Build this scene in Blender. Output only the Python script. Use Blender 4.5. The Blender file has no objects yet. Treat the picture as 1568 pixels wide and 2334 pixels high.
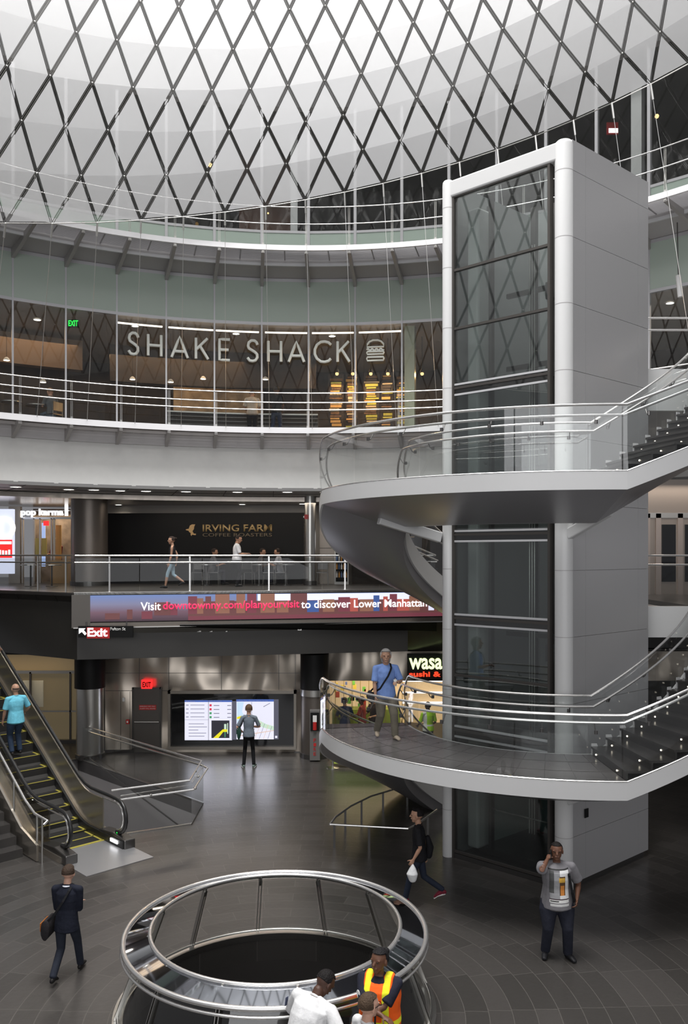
import bpy, bmesh, math, random
from math import sin, cos, pi, radians, sqrt, atan2
from mathutils import Vector, Matrix, Quaternion
random.seed(7)
SC = bpy.context.scene
COL = SC.collection
# ------------------------------------------------------------ camera, world, light, exposure
F = 1908.0; PX, PY = 784.0, 1262.0; EYE = 6.4
cam_d = bpy.data.cameras.new('camera'); cam = bpy.data.objects.new('camera', cam_d); COL.objects.link(cam)
cam.location = (0, 0, EYE); cam.rotation_euler = (pi/2, 0, 0)
cam_d.sensor_width = 36; cam_d.sensor_height = 36; cam_d.sensor_fit = 'AUTO'
cam_d.lens = F/2334*36; cam_d.shift_y = (PY-1167)/2334; cam_d.clip_end = 200; cam_d.clip_start = 0.05
SC.camera = cam
SC.view_settings.view_transform = 'Standard'; SC.view_settings.look = 'None'
SC.view_settings.exposure = 0.0; SC.view_settings.gamma = 1.0; SC.view_settings.use_curve_mapping = False
SC.cycles.transparent_max_bounces = 24
SC.cycles.max_bounces = 8
w = bpy.data.worlds.new('world'); SC.world = w; w.use_nodes = True
w.node_tree.nodes['Background'].inputs[0].default_value = (0.95, 0.95, 1.0, 1)
w.node_tree.nodes['Background'].inputs[1].default_value = 0.22
AX, AY = -0.95, 11.8                    # vertical axis of the atrium
def area(name, loc, rot, sx, sy, power, col=(1, 1, 1), shape='RECTANGLE', spread=pi):
    d = bpy.data.lights.new(name, 'AREA'); d.shape = shape; d.size = sx; d.size_y = sy; d.energy = power
    d.color = col; d.spread = spread
    o = bpy.data.objects.new(name, d); o.location = loc; o.rotation_euler = rot; COL.objects.link(o); return o
area('skylight', (AX-0.6, AY+0.2, 33.5), (0, 0, 0), 16, 16, 11900, (1.0, 0.99, 0.985), 'DISK')
area('entrance_daylight', (1.0, -9.0, 9.5), (radians(90), 0, 0), 26, 10, 1900, (0.98, 0.98, 1.0))

# ------------------------------------------------------------ materials
def nodes(m):
    m.use_nodes = True; nt = m.node_tree; return nt, nt.nodes, nt.links
def mat(name, col, rough=0.5, metal=0.0, bump=0.0, bscale=30.0, var=0.0, vscale=4.0, spec=0.5, coat=0.0):
    m = bpy.data.materials.new(name); nt, N, L = nodes(m); b = N['Principled BSDF']
    b.inputs['Base Color'].default_value = (*col, 1); b.inputs['Roughness'].default_value = rough
    b.inputs['Metallic'].default_value = metal; b.inputs['Specular IOR Level'].default_value = spec
    if coat: b.inputs['Coat Weight'].default_value = coat
    tc = N.new('ShaderNodeTexCoord')
    if var > 0:
        n = N.new('ShaderNodeTexNoise'); n.inputs['Scale'].default_value = vscale; n.inputs['Detail'].default_value = 4
        L.new(tc.outputs['Object'], n.inputs['Vector'])
        r = N.new('ShaderNodeMapRange'); r.inputs[1].default_value = .3; r.inputs[2].default_value = .7
        r.inputs[3].default_value = 1-var; r.inputs[4].default_value = 1+var
        L.new(n.outputs['Fac'], r.inputs[0])
        mx = N.new('ShaderNodeVectorMath'); mx.operation = 'SCALE'; mx.inputs[0].default_value = col
        L.new(r.outputs[0], mx.inputs['Scale']); L.new(mx.outputs[0], b.inputs['Base Color'])
    if bump > 0:
        n = N.new('ShaderNodeTexNoise'); n.inputs['Scale'].default_value = bscale; n.inputs['Detail'].default_value = 3
        L.new(tc.outputs['Object'], n.inputs['Vector'])
        bp = N.new('ShaderNodeBump'); bp.inputs['Strength'].default_value = bump; bp.inputs['Distance'].default_value = .02
        L.new(n.outputs['Fac'], bp.inputs['Height']); L.new(bp.outputs[0], b.inputs['Normal'])
    return m
def emis(name, col, s):
    m = bpy.data.materials.new(name); nt, N, L = nodes(m); b = N['Principled BSDF']
    b.inputs['Base Color'].default_value = (col[0]*.3, col[1]*.3, col[2]*.3, 1)
    b.inputs['Emission Color'].default_value = (*col, 1); b.inputs['Emission Strength'].default_value = s
    return m
def glass(name, tint=(0.93, 0.97, 0.95), refl=0.05, edge=0.75, rough=0.01, rcol=(1, 1, 1)):
    m = bpy.data.materials.new(name); nt, N, L = nodes(m); N.clear()
    out = N.new('ShaderNodeOutputMaterial'); t = N.new('ShaderNodeBsdfTransparent'); t.inputs[0].default_value = (*tint, 1)
    g = N.new('ShaderNodeBsdfGlossy'); g.inputs['Roughness'].default_value = rough; g.inputs[0].default_value = (*rcol, 1)
    lw = N.new('ShaderNodeLayerWeight'); lw.inputs[0].default_value = .5
    p = N.new('ShaderNodeMath'); p.operation = 'POWER'; p.inputs[1].default_value = 4
    q = N.new('ShaderNodeMath'); q.operation = 'MULTIPLY_ADD'; q.inputs[1].default_value = edge; q.inputs[2].default_value = refl
    mx = N.new('ShaderNodeMixShader')
    L.new(lw.outputs['Facing'], p.inputs[0]); L.new(p.outputs[0], q.inputs[0]); L.new(q.outputs[0], mx.inputs[0])
    L.new(t.outputs[0], mx.inputs[1]); L.new(g.outputs[0], mx.inputs[2]); L.new(mx.outputs[0], out.inputs[0])
    return m
M = {}
M['white'] = mat('white_paint', (.64, .64, .635), .35)
M['white_band'] = mat('white_edge_paint', (.86, .85, .86), .35)
M['offwhite'] = mat('plaster_drum', (.74, .735, .71), .6, var=.02)
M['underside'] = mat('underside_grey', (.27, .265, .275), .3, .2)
M['grey_metal'] = mat('grey_cladding', (.50, .495, .50), .38, .35)
M['soffit'] = mat('soffit_grey', (.42, .405, .405), .5)
M['grating'] = mat('grating_metal', (.36, .35, .36), .45, .4)
M['bracket'] = mat('bracket_grey', (.40, .38, .37), .45, .3)
M['steel'] = mat('brushed_steel', (.62, .61, .58), .28, 1.0)
M['steel_bright'] = mat('polished_steel_rail', (.86, .85, .83), .26, .9)
M['steel_dark'] = mat('dark_steel', (.16, .155, .15), .3, .9)
M['black'] = mat('black_paint', (.006, .006, .006), .5, spec=.25)
M['black_gloss'] = mat('black_gloss', (.01, .011, .013), .06, 0, coat=.5)
M['rubber'] = mat('black_rubber', (.016, .016, .016), .35)
M['dark_frame'] = mat('bronze_frame', (.10, .092, .085), .4, .6)
M['mullion'] = mat('mullion_aluminium', (.58, .58, .60), .4, .3)
M['lt_mullion'] = mat('pale_mullion', (.50, .50, .51), .4, .2)
M['spandrel'] = mat('frosted_green_glass', (.46, .54, .475), .16, 0, spec=.5)
M['spandrel3'] = mat('frosted_green_glass_upper', (.38, .46, .40), .2, 0, spec=.4)
M['lintel'] = mat('pale_rail_band', (.60, .60, .61), .35, .2)
M['conc_dark'] = mat('dark_fascia_panel', (.045, .043, .04), .35, .3)
M['ceil_street'] = mat('street_ceiling', (.26, .255, .25), .5)
M['ceil_metal'] = mat('ceiling_metal_panel', (.42, .38, .34), .25, .9)
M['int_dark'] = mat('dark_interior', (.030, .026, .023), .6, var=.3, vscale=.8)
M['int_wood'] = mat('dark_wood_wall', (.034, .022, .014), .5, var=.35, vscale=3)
M['int_ceiling'] = mat('interior_ceiling', (.30, .26, .22), .7)
M['int_floor'] = mat('interior_floor', (.06, .05, .045), .4)
M['warm_wall'] = mat('warm_plaster', (.50, .36, .20), .7)
M['dome'] = mat('dome_shell', (.17, .17, .17), .7)
M['street_floor'] = mat('street_floor_stone', (.07, .066, .063), .28, var=.1, vscale=6)
M['net_cable'] = mat('stainless_cable', (.15, .145, .135), .35, .85)
M['net_node'] = mat('stainless_node', (.70, .69, .66), .3, .9)
M['glass'] = glass('clear_glass', (.90, .95, .93), .05, .7)
M['glass_guard'] = glass('guard_glass', (.955, .965, .962), .04, .55)
M['glass_shop'] = glass('shopfront_glass', (.93, .94, .93), .035, .35)
M['glass_lift'] = glass('lift_glass', (.72, .75, .74), .10, .5)
M['glass_street'] = glass('street_guard_glass', (.86, .87, .87), .014, .35)
M['blk_text'] = emis('white_letter_glow', (1, .98, 1), 1.5)
M['sign_off'] = mat('sign_letter_white', (.80, .82, .76), .5)
M['gold'] = mat('gold_letter', (.42, .30, .14), .4, .3)
M['yellow'] = mat('yellow_step_line', (.36, .31, .05), .6)
M['tread'] = mat('dark_stone_tread', (.045, .042, .04), .22)
M['deck'] = mat('landing_stone', (.13, .122, .12), .25, var=.06, vscale=5)
M['stud'] = emis('step_light', (1, .9, .74), 3.0)
M['down'] = emis('downlight_lens', (1, .93, .80), 9)
M['tube'] = emis('light_tube', (1, .86, .72), 3.0)
M['warm'] = emis('warm_lamp', (1, .62, .24), 2.2)
M['red_sign'] = emis('red_sign_glow', (1, .02, .02), 1.6)
M['green_sign'] = emis('green_sign_glow', (.02, 1, .10), 1.2)
M['red_flat'] = mat('red_enamel', (.50, .02, .02), .4)
M['white_flat'] = mat('white_enamel', (.8, .8, .78), .4)
def floor_material():
    m = bpy.data.materials.new('concentric_stone_paving'); nt, N, L = nodes(m); b = N['Principled BSDF']
    tc = N.new('ShaderNodeTexCoord'); sp = N.new('ShaderNodeSeparateXYZ'); L.new(tc.outputs['Object'], sp.inputs[0])
    def mth(op, a, c=None, v=None):
        n = N.new('ShaderNodeMath'); n.operation = op
        L.new(a, n.inputs[0])
        if c is not None: L.new(c, n.inputs[1])
        if v is not None: n.inputs[1].default_value = v
        return n.outputs[0]
    x = mth('SUBTRACT', sp.outputs[0], v=AX); y = mth('SUBTRACT', sp.outputs[1], v=AY)
    r = mth('SQRT', mth('ADD', mth('MULTIPLY', x, x), mth('MULTIPLY', y, y)))
    th = mth('ARCTAN2', x, y)
    ring = mth('FLOOR', mth('DIVIDE', r, v=.33))
    cx = N.new('ShaderNodeCombineXYZ')
    L.new(mth('MULTIPLY', th, mth('MULTIPLY', mth('ADD', ring, v=.5), v=.33)), cx.inputs[0]); L.new(r, cx.inputs[1])
    br = N.new('ShaderNodeTexBrick'); L.new(cx.outputs[0], br.inputs['Vector'])
    br.inputs['Scale'].default_value = 1; br.inputs['Brick Width'].default_value = 1.0; br.inputs['Row Height'].default_value = .33
    br.inputs['Mortar Size'].default_value = .006; br.inputs['Mortar Smooth'].default_value = .2; br.inputs['Bias'].default_value = 0
    br.inputs['Color1'].default_value = (.040, .037, .034, 1); br.inputs['Color2'].default_value = (.060, .055, .051, 1)
    br.inputs['Mortar'].default_value = (.095, .088, .08, 1)
    L.new(br.outputs['Color'], b.inputs['Base Color'])
    b.inputs['Roughness'].default_value = .30
    n = N.new('ShaderNodeTexNoise'); n.inputs['Scale'].default_value = 9; L.new(tc.outputs['Object'], n.inputs['Vector'])
    bp = N.new('ShaderNodeBump'); bp.inputs['Strength'].default_value = .12; bp.inputs['Distance'].default_value = .02
    L.new(n.outputs['Fac'], bp.inputs['Height']); L.new(bp.outputs[0], b.inputs['Normal'])
    return m
M['floor'] = floor_material()
def net_material():
    m = bpy.data.materials.new('perforated_aluminium'); nt, N, L = nodes(m); N.clear()
    out = N.new('ShaderNodeOutputMaterial'); t = N.new('ShaderNodeBsdfTransparent')
    b = N.new('ShaderNodeBsdfPrincipled'); b.inputs['Base Color'].default_value = (.87, .87, .87, 1)
    b.inputs['Roughness'].default_value = .42; b.inputs['Metallic'].default_value = .4
    mx = N.new('ShaderNodeMixShader'); mx.inputs[0].default_value = .60
    L.new(t.outputs[0], mx.inputs[1]); L.new(b.outputs[0], mx.inputs[2]); L.new(mx.outputs[0], out.inputs[0])
    return m
M['net'] = net_material()
def wavy_metal():
    m = bpy.data.materials.new('wavy_steel_wall'); nt, N, L = nodes(m); b = N['Principled BSDF']
    b.inputs['Base Color'].default_value = (.52, .46, .39, 1); b.inputs['Metallic'].default_value = .7; b.inputs['Roughness'].default_value = .30
    tc = N.new('ShaderNodeTexCoord'); mp = N.new('ShaderNodeMapping'); mp.inputs['Scale'].default_value = (1.1, 1, .6)
    L.new(tc.outputs['Object'], mp.inputs[0])
    n = N.new('ShaderNodeTexNoise'); n.inputs['Scale'].default_value = 1.1; n.inputs['Detail'].default_value = 0
    L.new(mp.outputs[0], n.inputs['Vector'])
    bp = N.new('ShaderNodeBump'); bp.inputs['Strength'].default_value = 1.0; bp.inputs['Distance'].default_value = .4
    L.new(n.outputs['Fac'], bp.inputs['Height']); L.new(bp.outputs[0], b.inputs['Normal']); return m
M['wavy'] = wavy_metal()

# ------------------------------------------------------------ mesh helpers
def A(phi, R, z):                        # point on a ring about the atrium axis, phi in degrees from +Y
    p = radians(phi); return Vector((AX+R*sin(p), AY+R*cos(p), z))
def at(px, py, Y):                       # photo pixel + distance -> world point (calibration of the surveyed photo)
    return Vector(((px-PX)/F*Y, Y, EYE-(py-PY)/F*Y))
class MB:
    def __init__(s): s.v = []; s.f = []; s.m = []; s.mi = 0
    def add(s, vs, fs):
        o = len(s.v); s.v += [tuple(v) for v in vs]; s.f += [tuple(i+o for i in f) for f in fs]; s.m += [s.mi]*len(fs); return s
    def box(s, x0, x1, y0, y1, z0, z1):
        return s.para(Vector((x0, y0, z0)), Vector((x1-x0, 0, 0)), Vector((0, y1-y0, 0)), Vector((0, 0, z1-z0)))
    def para(s, p, a, b, c):
        p, a, b, c = map(Vector, (p, a, b, c))
        if a.cross(b).dot(c) < 0: a, b = b, a
        vs = [p, p+a, p+a+b, p+b, p+c, p+a+c, p+a+b+c, p+b+c]
        return s.add(vs, [(0, 3, 2, 1), (4, 5, 6, 7), (0, 1, 5, 4), (1, 2, 6, 5), (2, 3, 7, 6), (3, 0, 4, 7)])
    def beam(s, p, q, w, h, up=(0, 0, 1)):
        p, q = Vector(p), Vector(q); d = (q-p); up = Vector(up); x = d.cross(up)
        if x.length < 1e-6: x = Vector((1, 0, 0))
        x.normalize(); u = x.cross(d).normalized()
        return s.para(p-x*w/2-u*h/2, x*w, u*h, d)
    def prism(s, pts, z0, z1):          # pts: 2D outline
        n = len(pts); ar = sum(pts[i][0]*pts[(i+1) % n][1]-pts[(i+1) % n][0]*pts[i][1] for i in range(n))
        if ar < 0: pts = pts[::-1]
        vs = [(p[0], p[1], z0) for p in pts]+[(p[0], p[1], z1) for p in pts]
        return s.add(vs, [tuple(range(n))[::-1], tuple(range(n, 2*n))]+[(i, (i+1) % n, n+(i+1) % n, n+i) for i in range(n)])
    def extr(s, pts, d):                 # pts: 3D planar outline, extruded by d
        n = len(pts); d = Vector(d); pts = [Vector(p) for p in pts]
        vs = pts+[p+d for p in pts]
        return s.add(vs, [tuple(range(n)), tuple(range(n, 2*n))[::-1]]+[(i, n+i, n+(i+1) % n, (i+1) % n) for i in range(n)])
    def arc(s, prof, c, a0, a1, n, sg=1, dz=0.0, cap=True):   # sweep closed (r,z) profile about c; dz = total rise
        k = len(prof); vs = []
        for i in range(n+1):
            t = i/n; a = radians(a0+(a1-a0)*t)
            for r, z in prof: vs.append((c[0]+r*sin(a), c[1]+sg*r*cos(a), z+dz*t))
        fs = [(i*k+j, i*k+(j+1) % k, (i+1)*k+(j+1) % k, (i+1)*k+j) for i in range(n) for j in range(k)]
        if cap: fs += [tuple(range(k))[::-1], tuple(n*k+j for j in range(k))]
        return s.add(vs, fs)
    def ring(s, R0, R1, z0, z1, a0, a1, n=48):
        return s.arc([(R0, z0), (R1, z0), (R1, z1), (R0, z1)], (AX, AY), a0, a1, n)
    def tube(s, pts, r, n=8, closed=False, cap=True):
        pts = [Vector(p) for p in pts]; m = len(pts); rr = r if isinstance(r, (list, tuple)) else [r]*m
        T = []
        for i in range(m):
            a = pts[(i-1) % m] if (closed or i > 0) else pts[0]; b = pts[(i+1) % m] if (closed or i < m-1) else pts[-1]
            T.append((b-a).normalized())
        x = T[0].orthogonal().normalized(); vs = []
        for i in range(m):
            x = (x-T[i]*x.dot(T[i])).normalized(); y = T[i].cross(x)
            for j in range(n):
                a = 2*pi*j/n; vs.append(pts[i]+(x*cos(a)+y*sin(a))*rr[i])
        fs = []
        for i in range(m if closed else m-1):
            i2 = (i+1) % m
            for j in range(n): fs.append((i*n+j, i*n+(j+1) % n, i2*n+(j+1) % n, i2*n+j))
        if cap and not closed: fs += [tuple(range(n))[::-1], tuple((m-1)*n+j for j in range(n))]
        return s.add(vs, fs)
    def cyl(s, c, r, z0, z1, n=24, r2=None):
        return s.lathe(c, [(0, z0), (r, z0), (r if r2 is None else r2, z1), (0, z1)], n)
    def lathe(s, c, prof, n=24):
        k = len(prof); vs = [(c[0]+r*cos(2*pi*i/n), c[1]+r*sin(2*pi*i/n), (c[2] if len(c) > 2 else 0)+z) for i in range(n) for r, z in prof]
        fs = [(i*k+j, ((i+1) % n)*k+j, ((i+1) % n)*k+j+1, i*k+j+1) for i in range(n) for j in range(k-1)]
        return s.add(vs, fs)
    def sphere(s, c, r, n=10, sc=(1, 1, 1)):
        prof = [(r*sin(pi*i/n)*1.0, -r*cos(pi*i/n)*sc[2]) for i in range(n+1)]
        k = len(prof); m = n*2
        vs = [(c[0]+p[0]*cos(2*pi*i/m)*sc[0], c[1]+p[0]*sin(2*pi*i/m)*sc[1], c[2]+p[1]) for i in range(m) for p in prof]
        return s.add(vs, [(i*k+j, ((i+1) % m)*k+j, ((i+1) % m)*k+j+1, i*k+j+1) for i in range(m) for j in range(k-1)])
    def build(s, name, mats, parent=None, smooth=False, bevel=0, weld=True, normals=True):
        me = bpy.data.meshes.new(name); me.from_pydata(s.v, [], s.f)
        mats = mats if isinstance(mats, (list, tuple)) else [mats]
        for m in mats: me.materials.append(M[m] if isinstance(m, str) else m)
        if len(mats) > 1: me.polygons.foreach_set('material_index', s.m)
        if weld:
            bm = bmesh.new(); bm.from_mesh(me); bmesh.ops.remove_doubles(bm, verts=bm.verts, dist=1e-5)
            bmesh.ops.dissolve_degenerate(bm, edges=bm.edges, dist=1e-6)
            if normals: bmesh.ops.recalc_face_normals(bm, faces=bm.faces)
            bm.to_mesh(me); bm.free()
        if smooth:
            me.polygons.foreach_set('use_smooth', [True]*len(me.polygons))
            try: me.set_sharp_from_angle(angle=radians(40))
            except Exception: pass
        me.update(); o = bpy.data.objects.new(name, me); COL.objects.link(o)
        if parent:
            o.parent = parent
            o.matrix_parent_inverse = Matrix.Translation(parent.location).inverted() if not parent.get('local') else Matrix()
        if bevel:
            bv = o.modifiers.new('bevel', 'BEVEL'); bv.width = bevel; bv.segments = 2; bv.limit_method = 'ANGLE'
        return o
def tag(o, label, cat, group=None, kind=None):
    o['label'] = label; o['category'] = cat
    if group: o['group'] = group
    if kind: o['kind'] = kind
    return o
def struct(o): o['kind'] = 'structure'; return o
def thing(name, label, cat, loc=(0, 0, 0), group=None):
    o = bpy.data.objects.new(name, None); COL.objects.link(o); o.location = loc; o.empty_display_size = .2
    return tag(o, label, cat, group)
def text(name, s, org, xd, zd, mat_, parent, width=None, height=None, ext=.01, bold=0.0, fit='both'):
    """text mesh on the plane spanned by xd (reading direction) and zd; org = lower left corner"""
    cu = bpy.data.curves.new(name, 'FONT'); cu.body = s; cu.size = 1; cu.extrude = 0; cu.offset = bold; cu.resolution_u = 3
    t = bpy.data.objects.new(name, cu); COL.objects.link(t)
    dg = bpy.context.evaluated_depsgraph_get(); dg.update()
    me = bpy.data.meshes.new_from_object(t.evaluated_get(dg)); bpy.data.objects.remove(t)
    xs = [v.co.x for v in me.vertices]; ys = [v.co.y for v in me.vertices]
    x0, x1, y0, y1 = min(xs), max(xs), min(ys), max(ys)
    sy = height/(y1-y0) if height else None; sx = width/(x1-x0) if width else sy
    if sy is None: sy = sx
    xd = Vector(xd).normalized(); zd = Vector(zd).normalized(); nd = xd.cross(zd)
    org = Vector(org)
    bm = bmesh.new(); bm.from_mesh(me)
    r = bmesh.ops.extrude_face_region(bm, geom=bm.faces[:])
    for v in [g for g in r['geom'] if isinstance(g, bmesh.types.BMVert)]: v.co.z += 1
    for v in bm.verts: v.co = org+xd*((v.co.x-x0)*sx)+zd*((v.co.y-y0)*sy)+nd*(v.co.z*ext)
    bmesh.ops.recalc_face_normals(bm, faces=bm.faces)
    bm.to_mesh(me); bm.free(); me.materials.clear(); me.materials.append(M[mat_] if isinstance(mat_, str) else mat_)
    me.name = name
    o = bpy.data.objects.new(name, me); COL.objects.link(o)
    if parent:
        o.parent = parent; o.matrix_parent_inverse = Matrix.Translation(parent.location).inverted()
    return o
ORD = ['leftmost', 'second from the left', 'third from the left', 'fourth from the left', 'fifth from the left', 'sixth from the left',
       'seventh from the left', 'eighth from the left', 'ninth from the left', 'tenth from the left', 'eleventh from the left', 'twelfth from the left', 'thirteenth from the left','fourteenth from the left','fifteenth from the left','sixteenth from the left','seventeenth from the left','eighteenth from the left','nineteenth from the left','twentieth from the left']
# ------------------------------------------------------------ large structure
STEP = 5.625; PH0 = -0.75
PHS = [PH0+STEP*k for k in range(-11, 13)]
Z2, Z3, ZS = 10.37, 15.5, 5.28
# concourse floor with two openings (round oculus and stairwell)
WELL = [(-5.08, 19.0), (-3.60, 19.75), (-3.60, 21.4), (-8.3, 26.1), (-10.4, 24.1)]
def floor_with_holes():
    bm = bmesh.new()
    def loop(pts):
        vs = [bm.verts.new((x, y, 0)) for x, y in pts]
        return [bm.edges.new((vs[i], vs[(i+1) % len(vs)])) for i in range(len(vs))]
    e = loop([(-20, 2), (20, 2), (20, 36), (-20, 36)])
    e += loop([(AX+2.12*sin(2*pi*i/96), AY+2.12*cos(2*pi*i/96)) for i in range(96)])
    e += loop(WELL)
    bmesh.ops.triangle_fill(bm, use_beauty=True, use_dissolve=False, edges=e)
    top = bm.faces[:]
    for f in top:
        if f.normal.z < 0: f.normal_flip()
    r = bmesh.ops.extrude_face_region(bm, geom=bm.faces[:])
    for v in [g for g in r['geom'] if isinstance(g, bmesh.types.BMVert)]: v.co.z -= .35
    bmesh.ops.recalc_face_normals(bm, faces=bm.faces)
    me = bpy.data.meshes.new('floor'); bm.to_mesh(me); bm.free(); me.materials.append(M['floor'])
    o = bpy.data.objects.new('floor', me); COL.objects.link(o); return struct(o)
floor_with_holes()
b = MB(); b.lathe((AX, AY, 0), [(2.12, -.35), (2.12, -3.2)], 64)
struct(b.build('wall_oculus_shaft', mat('shaft_dark', (.05, .045, .042), .5, .2), smooth=True))
struct(MB().box(-14, 8, 4, 34, -5.6, -5.4).build('floor.001', mat('lower_floor', (.05, .05, .05), .5)))
# stairwell side walls below the floor
wellm = mat('stairwell_grey', (.42, .405, .41), .5)
b = MB()
for i in range(len(WELL)):
    p, q = WELL[i], WELL[(i+1) % len(WELL)]
    b.add([(p[0], p[1], -.02), (q[0], q[1], -.02), (q[0], q[1], -4), (p[0], p[1], -4)], [(0, 1, 2, 3)])
struct(b.build('wall_stairwell', wellm))
# outer enclosing walls (concourse rear etc.)
struct(MB().box(-7.75, -1.35, 27.0, 27.3, .0, 3.25).build('wall_back', 'wavy'))
b = MB()
for x in (-7.75, -6.6, -5.65, -3.95, -2.1, -1.57): b.box(x-.008, x+.008, 26.985, 27.0, 1.95, 3.2)
for x in (-7.2, -6.9): b.box(x-.006, x+.006, 26.985, 27.0, 0, 1.95)
for z in (2.55, 1.98): b.box(-7.75, -1.4, 26.985, 27.0, z-.007, z+.007)
struct(b.build('trim_1', 'steel_dark'))
struct(MB().box(-7.75, -5.7, 26.93, 27.0, 0, .09).box(-1.6, 4, 26.93, 27.0, 0, .03).build('baseboard_back', 'steel_dark'))
# wall panels right of the dark column, above the food stalls
struct(MB().box(-.5, 18.0, 27.0, 27.25, 2.30, 3.25).build('wall_back_right', 'wavy'))
struct(MB().box(6.9, 18.0, 27.0, 27.25, 0, 2.30).build('wall_back_far', 'conc_dark'))
# ceiling over the concourse perimeter
struct(MB().prism([(-18, 26.9), (-7.7, 26.4), (2, 27.2), (18, 27.2), (18, 36), (-18, 36)], 3.2, 3.3).build('ceiling_concourse', 'conc_dark'))
# street level slab
SLAB = [(-18, 30.5), (-7.75, 24.0), (2.0, 26.12), (2.3, 23.7), (3.3, 21.5), (7.45, 21.5), (7.45, 18.2), (18, 18.2), (18, 40), (-18, 40)]
struct(MB().prism(SLAB, ZS-.10, ZS).build('floor_street', 'street_floor'))
struct(MB().prism([(-17.9, 30.6), (-7.7, 24.15), (2.0, 26.25), (2.0, 27.2), (17.9, 27.2), (17.9, 39), (-17.9, 39)], 3.34, ZS-.11).build('wall_street_slab', 'conc_dark'))
# white bridge fascia at right (street level and second level)
struct(MB().box(6.2, 14, 18.10, 18.20, ZS-.69, ZS-.02).build('trim_2', 'white')); 
struct(MB().box(6.2, 14, 18.2, 24, ZS-.69, ZS-.11).build('trim_3', 'soffit'))
struct(MB().box(6.2, 14, 18.2, 24, Z2-.86, Z2).build('floor_bridge', 'soffit'))
struct(MB().box(6.2, 14, 18.08, 18.2, Z2-.88, Z2+.02).build('trim_4', 'white'))
# fascia of the street slab: bright edge, sloped dark panels under the banner
def fl(t, dz=0, off=0):                  # point along the front edge, t in metres of X
    y = 24.0+(t+7.75)*(26.12-24.0)/9.75; n = Vector((.2125, -.977, 0)); return Vector((t, y, 0))+n*off+Vector((0, 0, dz))
b = MB(); b.para(fl(-7.75, ZS-.06, 0), fl(3.0)-fl(-7.75), Vector((-.01, .05, 0)), (0, 0, .07)); b.build('trim_5', 'steel'); struct(bpy.data.objects['trim_5'])
b = MB(); p = [fl(-7.75, 4.25), fl(3.4, 4.25), Vector((3.4, 27.25, 3.2)), Vector((-7.75, 26.6, 3.2))]
b.extr(p, (0, .06, .06)); o = b.build('trim_6', mat('sloped_soffit_panel', (.062, .058, .05), .3, .4)); struct(o)
b = MB()
for k in range(0, 9):
    x = -6.7+k*1.24; q0 = fl(x, 4.24); q1 = Vector((x*1.0+.02, 26.6+(x+7.75)*.0583, 3.19)); b.beam(q0, q1, .015, .02)
struct(b.build('trim_7', 'steel_dark'))
# left return of the slab: dark panelled wall over the escalator
b = MB(); p0 = Vector((-7.75, 24.0, 0)); p1 = Vector((-14.5, 28.28, 0)); b.extr([p0+Vector((0, 0, ZS-.06)), p1+Vector((0, 0, ZS-.06)), p1+Vector((.8, 1.2, 3.2)), p0+Vector((.6, 1.2, 3.2))], (.05, .08, 0))
struct(b.build('wall_left_fascia', mat('dark_panel_left', (.035, .033, .03), .3, .3)))
b = MB()
for k in range(1, 9):
    q = p0.lerp(p1, k/9); b.beam(q+Vector((0, -.01, ZS-.08)), q+Vector((.7, 1.17, 3.22)), .012, .02)
b.beam(p0+Vector((0, -.02, ZS-.03)), p1+Vector((0, -.02, ZS-.03)), .06, .05)
struct(b.build('trim_8', 'steel_dark'))
# drum: light plaster ring between street level and level 2
struct(MB().ring(15.5, 15.7, 8.52, 9.82, -62, 75, 96).build('wall_drum', 'offwhite', smooth=True))
struct(MB().ring(15.42, 15.6, 9.82, Z2-.16, -62, 75, 96).build('trim_9', 'soffit', smooth=True))
struct(MB().ring(15.5, 24, 8.44, 8.54, -62, 75, 64).build('ceiling_street', 'ceil_street'))
b = MB()
for k in range(-11, 13):
    a = PH0+STEP*k+1.4; b.beam(A(a, 15.55, 8.433), A(a, 18.6, 8.433), .02, .012)
b.ring(16.9, 16.93, 8.43, 8.45, -62, 75, 64)
struct(b.build('trim_10', 'black'))
struct(MB().ring(18.2, 24.5, 8.26, 8.42, -62, 75, 64).build('ceiling_street_inner', 'ceil_metal'))
# level 2 walkway edge, floor, level 3 edge
struct(MB().ring(14.55, 14.63, Z2-.18, Z2, -62, 75, 120).build('trim_11', 'white_band', smooth=True))
struct(MB().ring(15.46, 23, Z2-.15, Z2-.02, -62, 75, 96).build('floor_level_two', 'int_floor'))
struct(MB().ring(12.9, 12.97, Z3-.15, Z3, -62, 75, 120).build('trim_12', 'white_band', smooth=True))
struct(MB().ring(14.0, 22, Z3-.15, Z3-.05, -62, 75, 96).build('floor_level_three', 'soffit'))
def grating(name, R0, R1, z):
    b = MB()
    n = int((R1-R0)/.045)
    for i in range(n+1):
        r = R0+(R1-R0)*i/n; b.arc([(r, z-.03), (r+.012, z-.03), (r+.012, z), (r, z)], (AX, AY), -62, 75, 60)
    for a in [PH0+STEP*(k+.5) for k in range(-11, 13)]: b.beam(A(a, R0, z-.02), A(a, R1, z-.02), .03, .04)
    return struct(b.build(name, 'grating', weld=False))
grating('trim_13', 14.65, 15.42, Z2-.03); grating('trim_14', 12.99, 14.0, Z3-.03)
struct(MB().ring(14.0, 14.06, Z3-.24, Z3-.15, -62, 75, 96).build('trim_15', 'lintel', smooth=True))
struct(MB().ring(15.0, 15.05, Z2-.24, Z2-.15, -62, 75, 96).build('trim_16', 'bracket', smooth=True))
b = MB(); c = MB()
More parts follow.
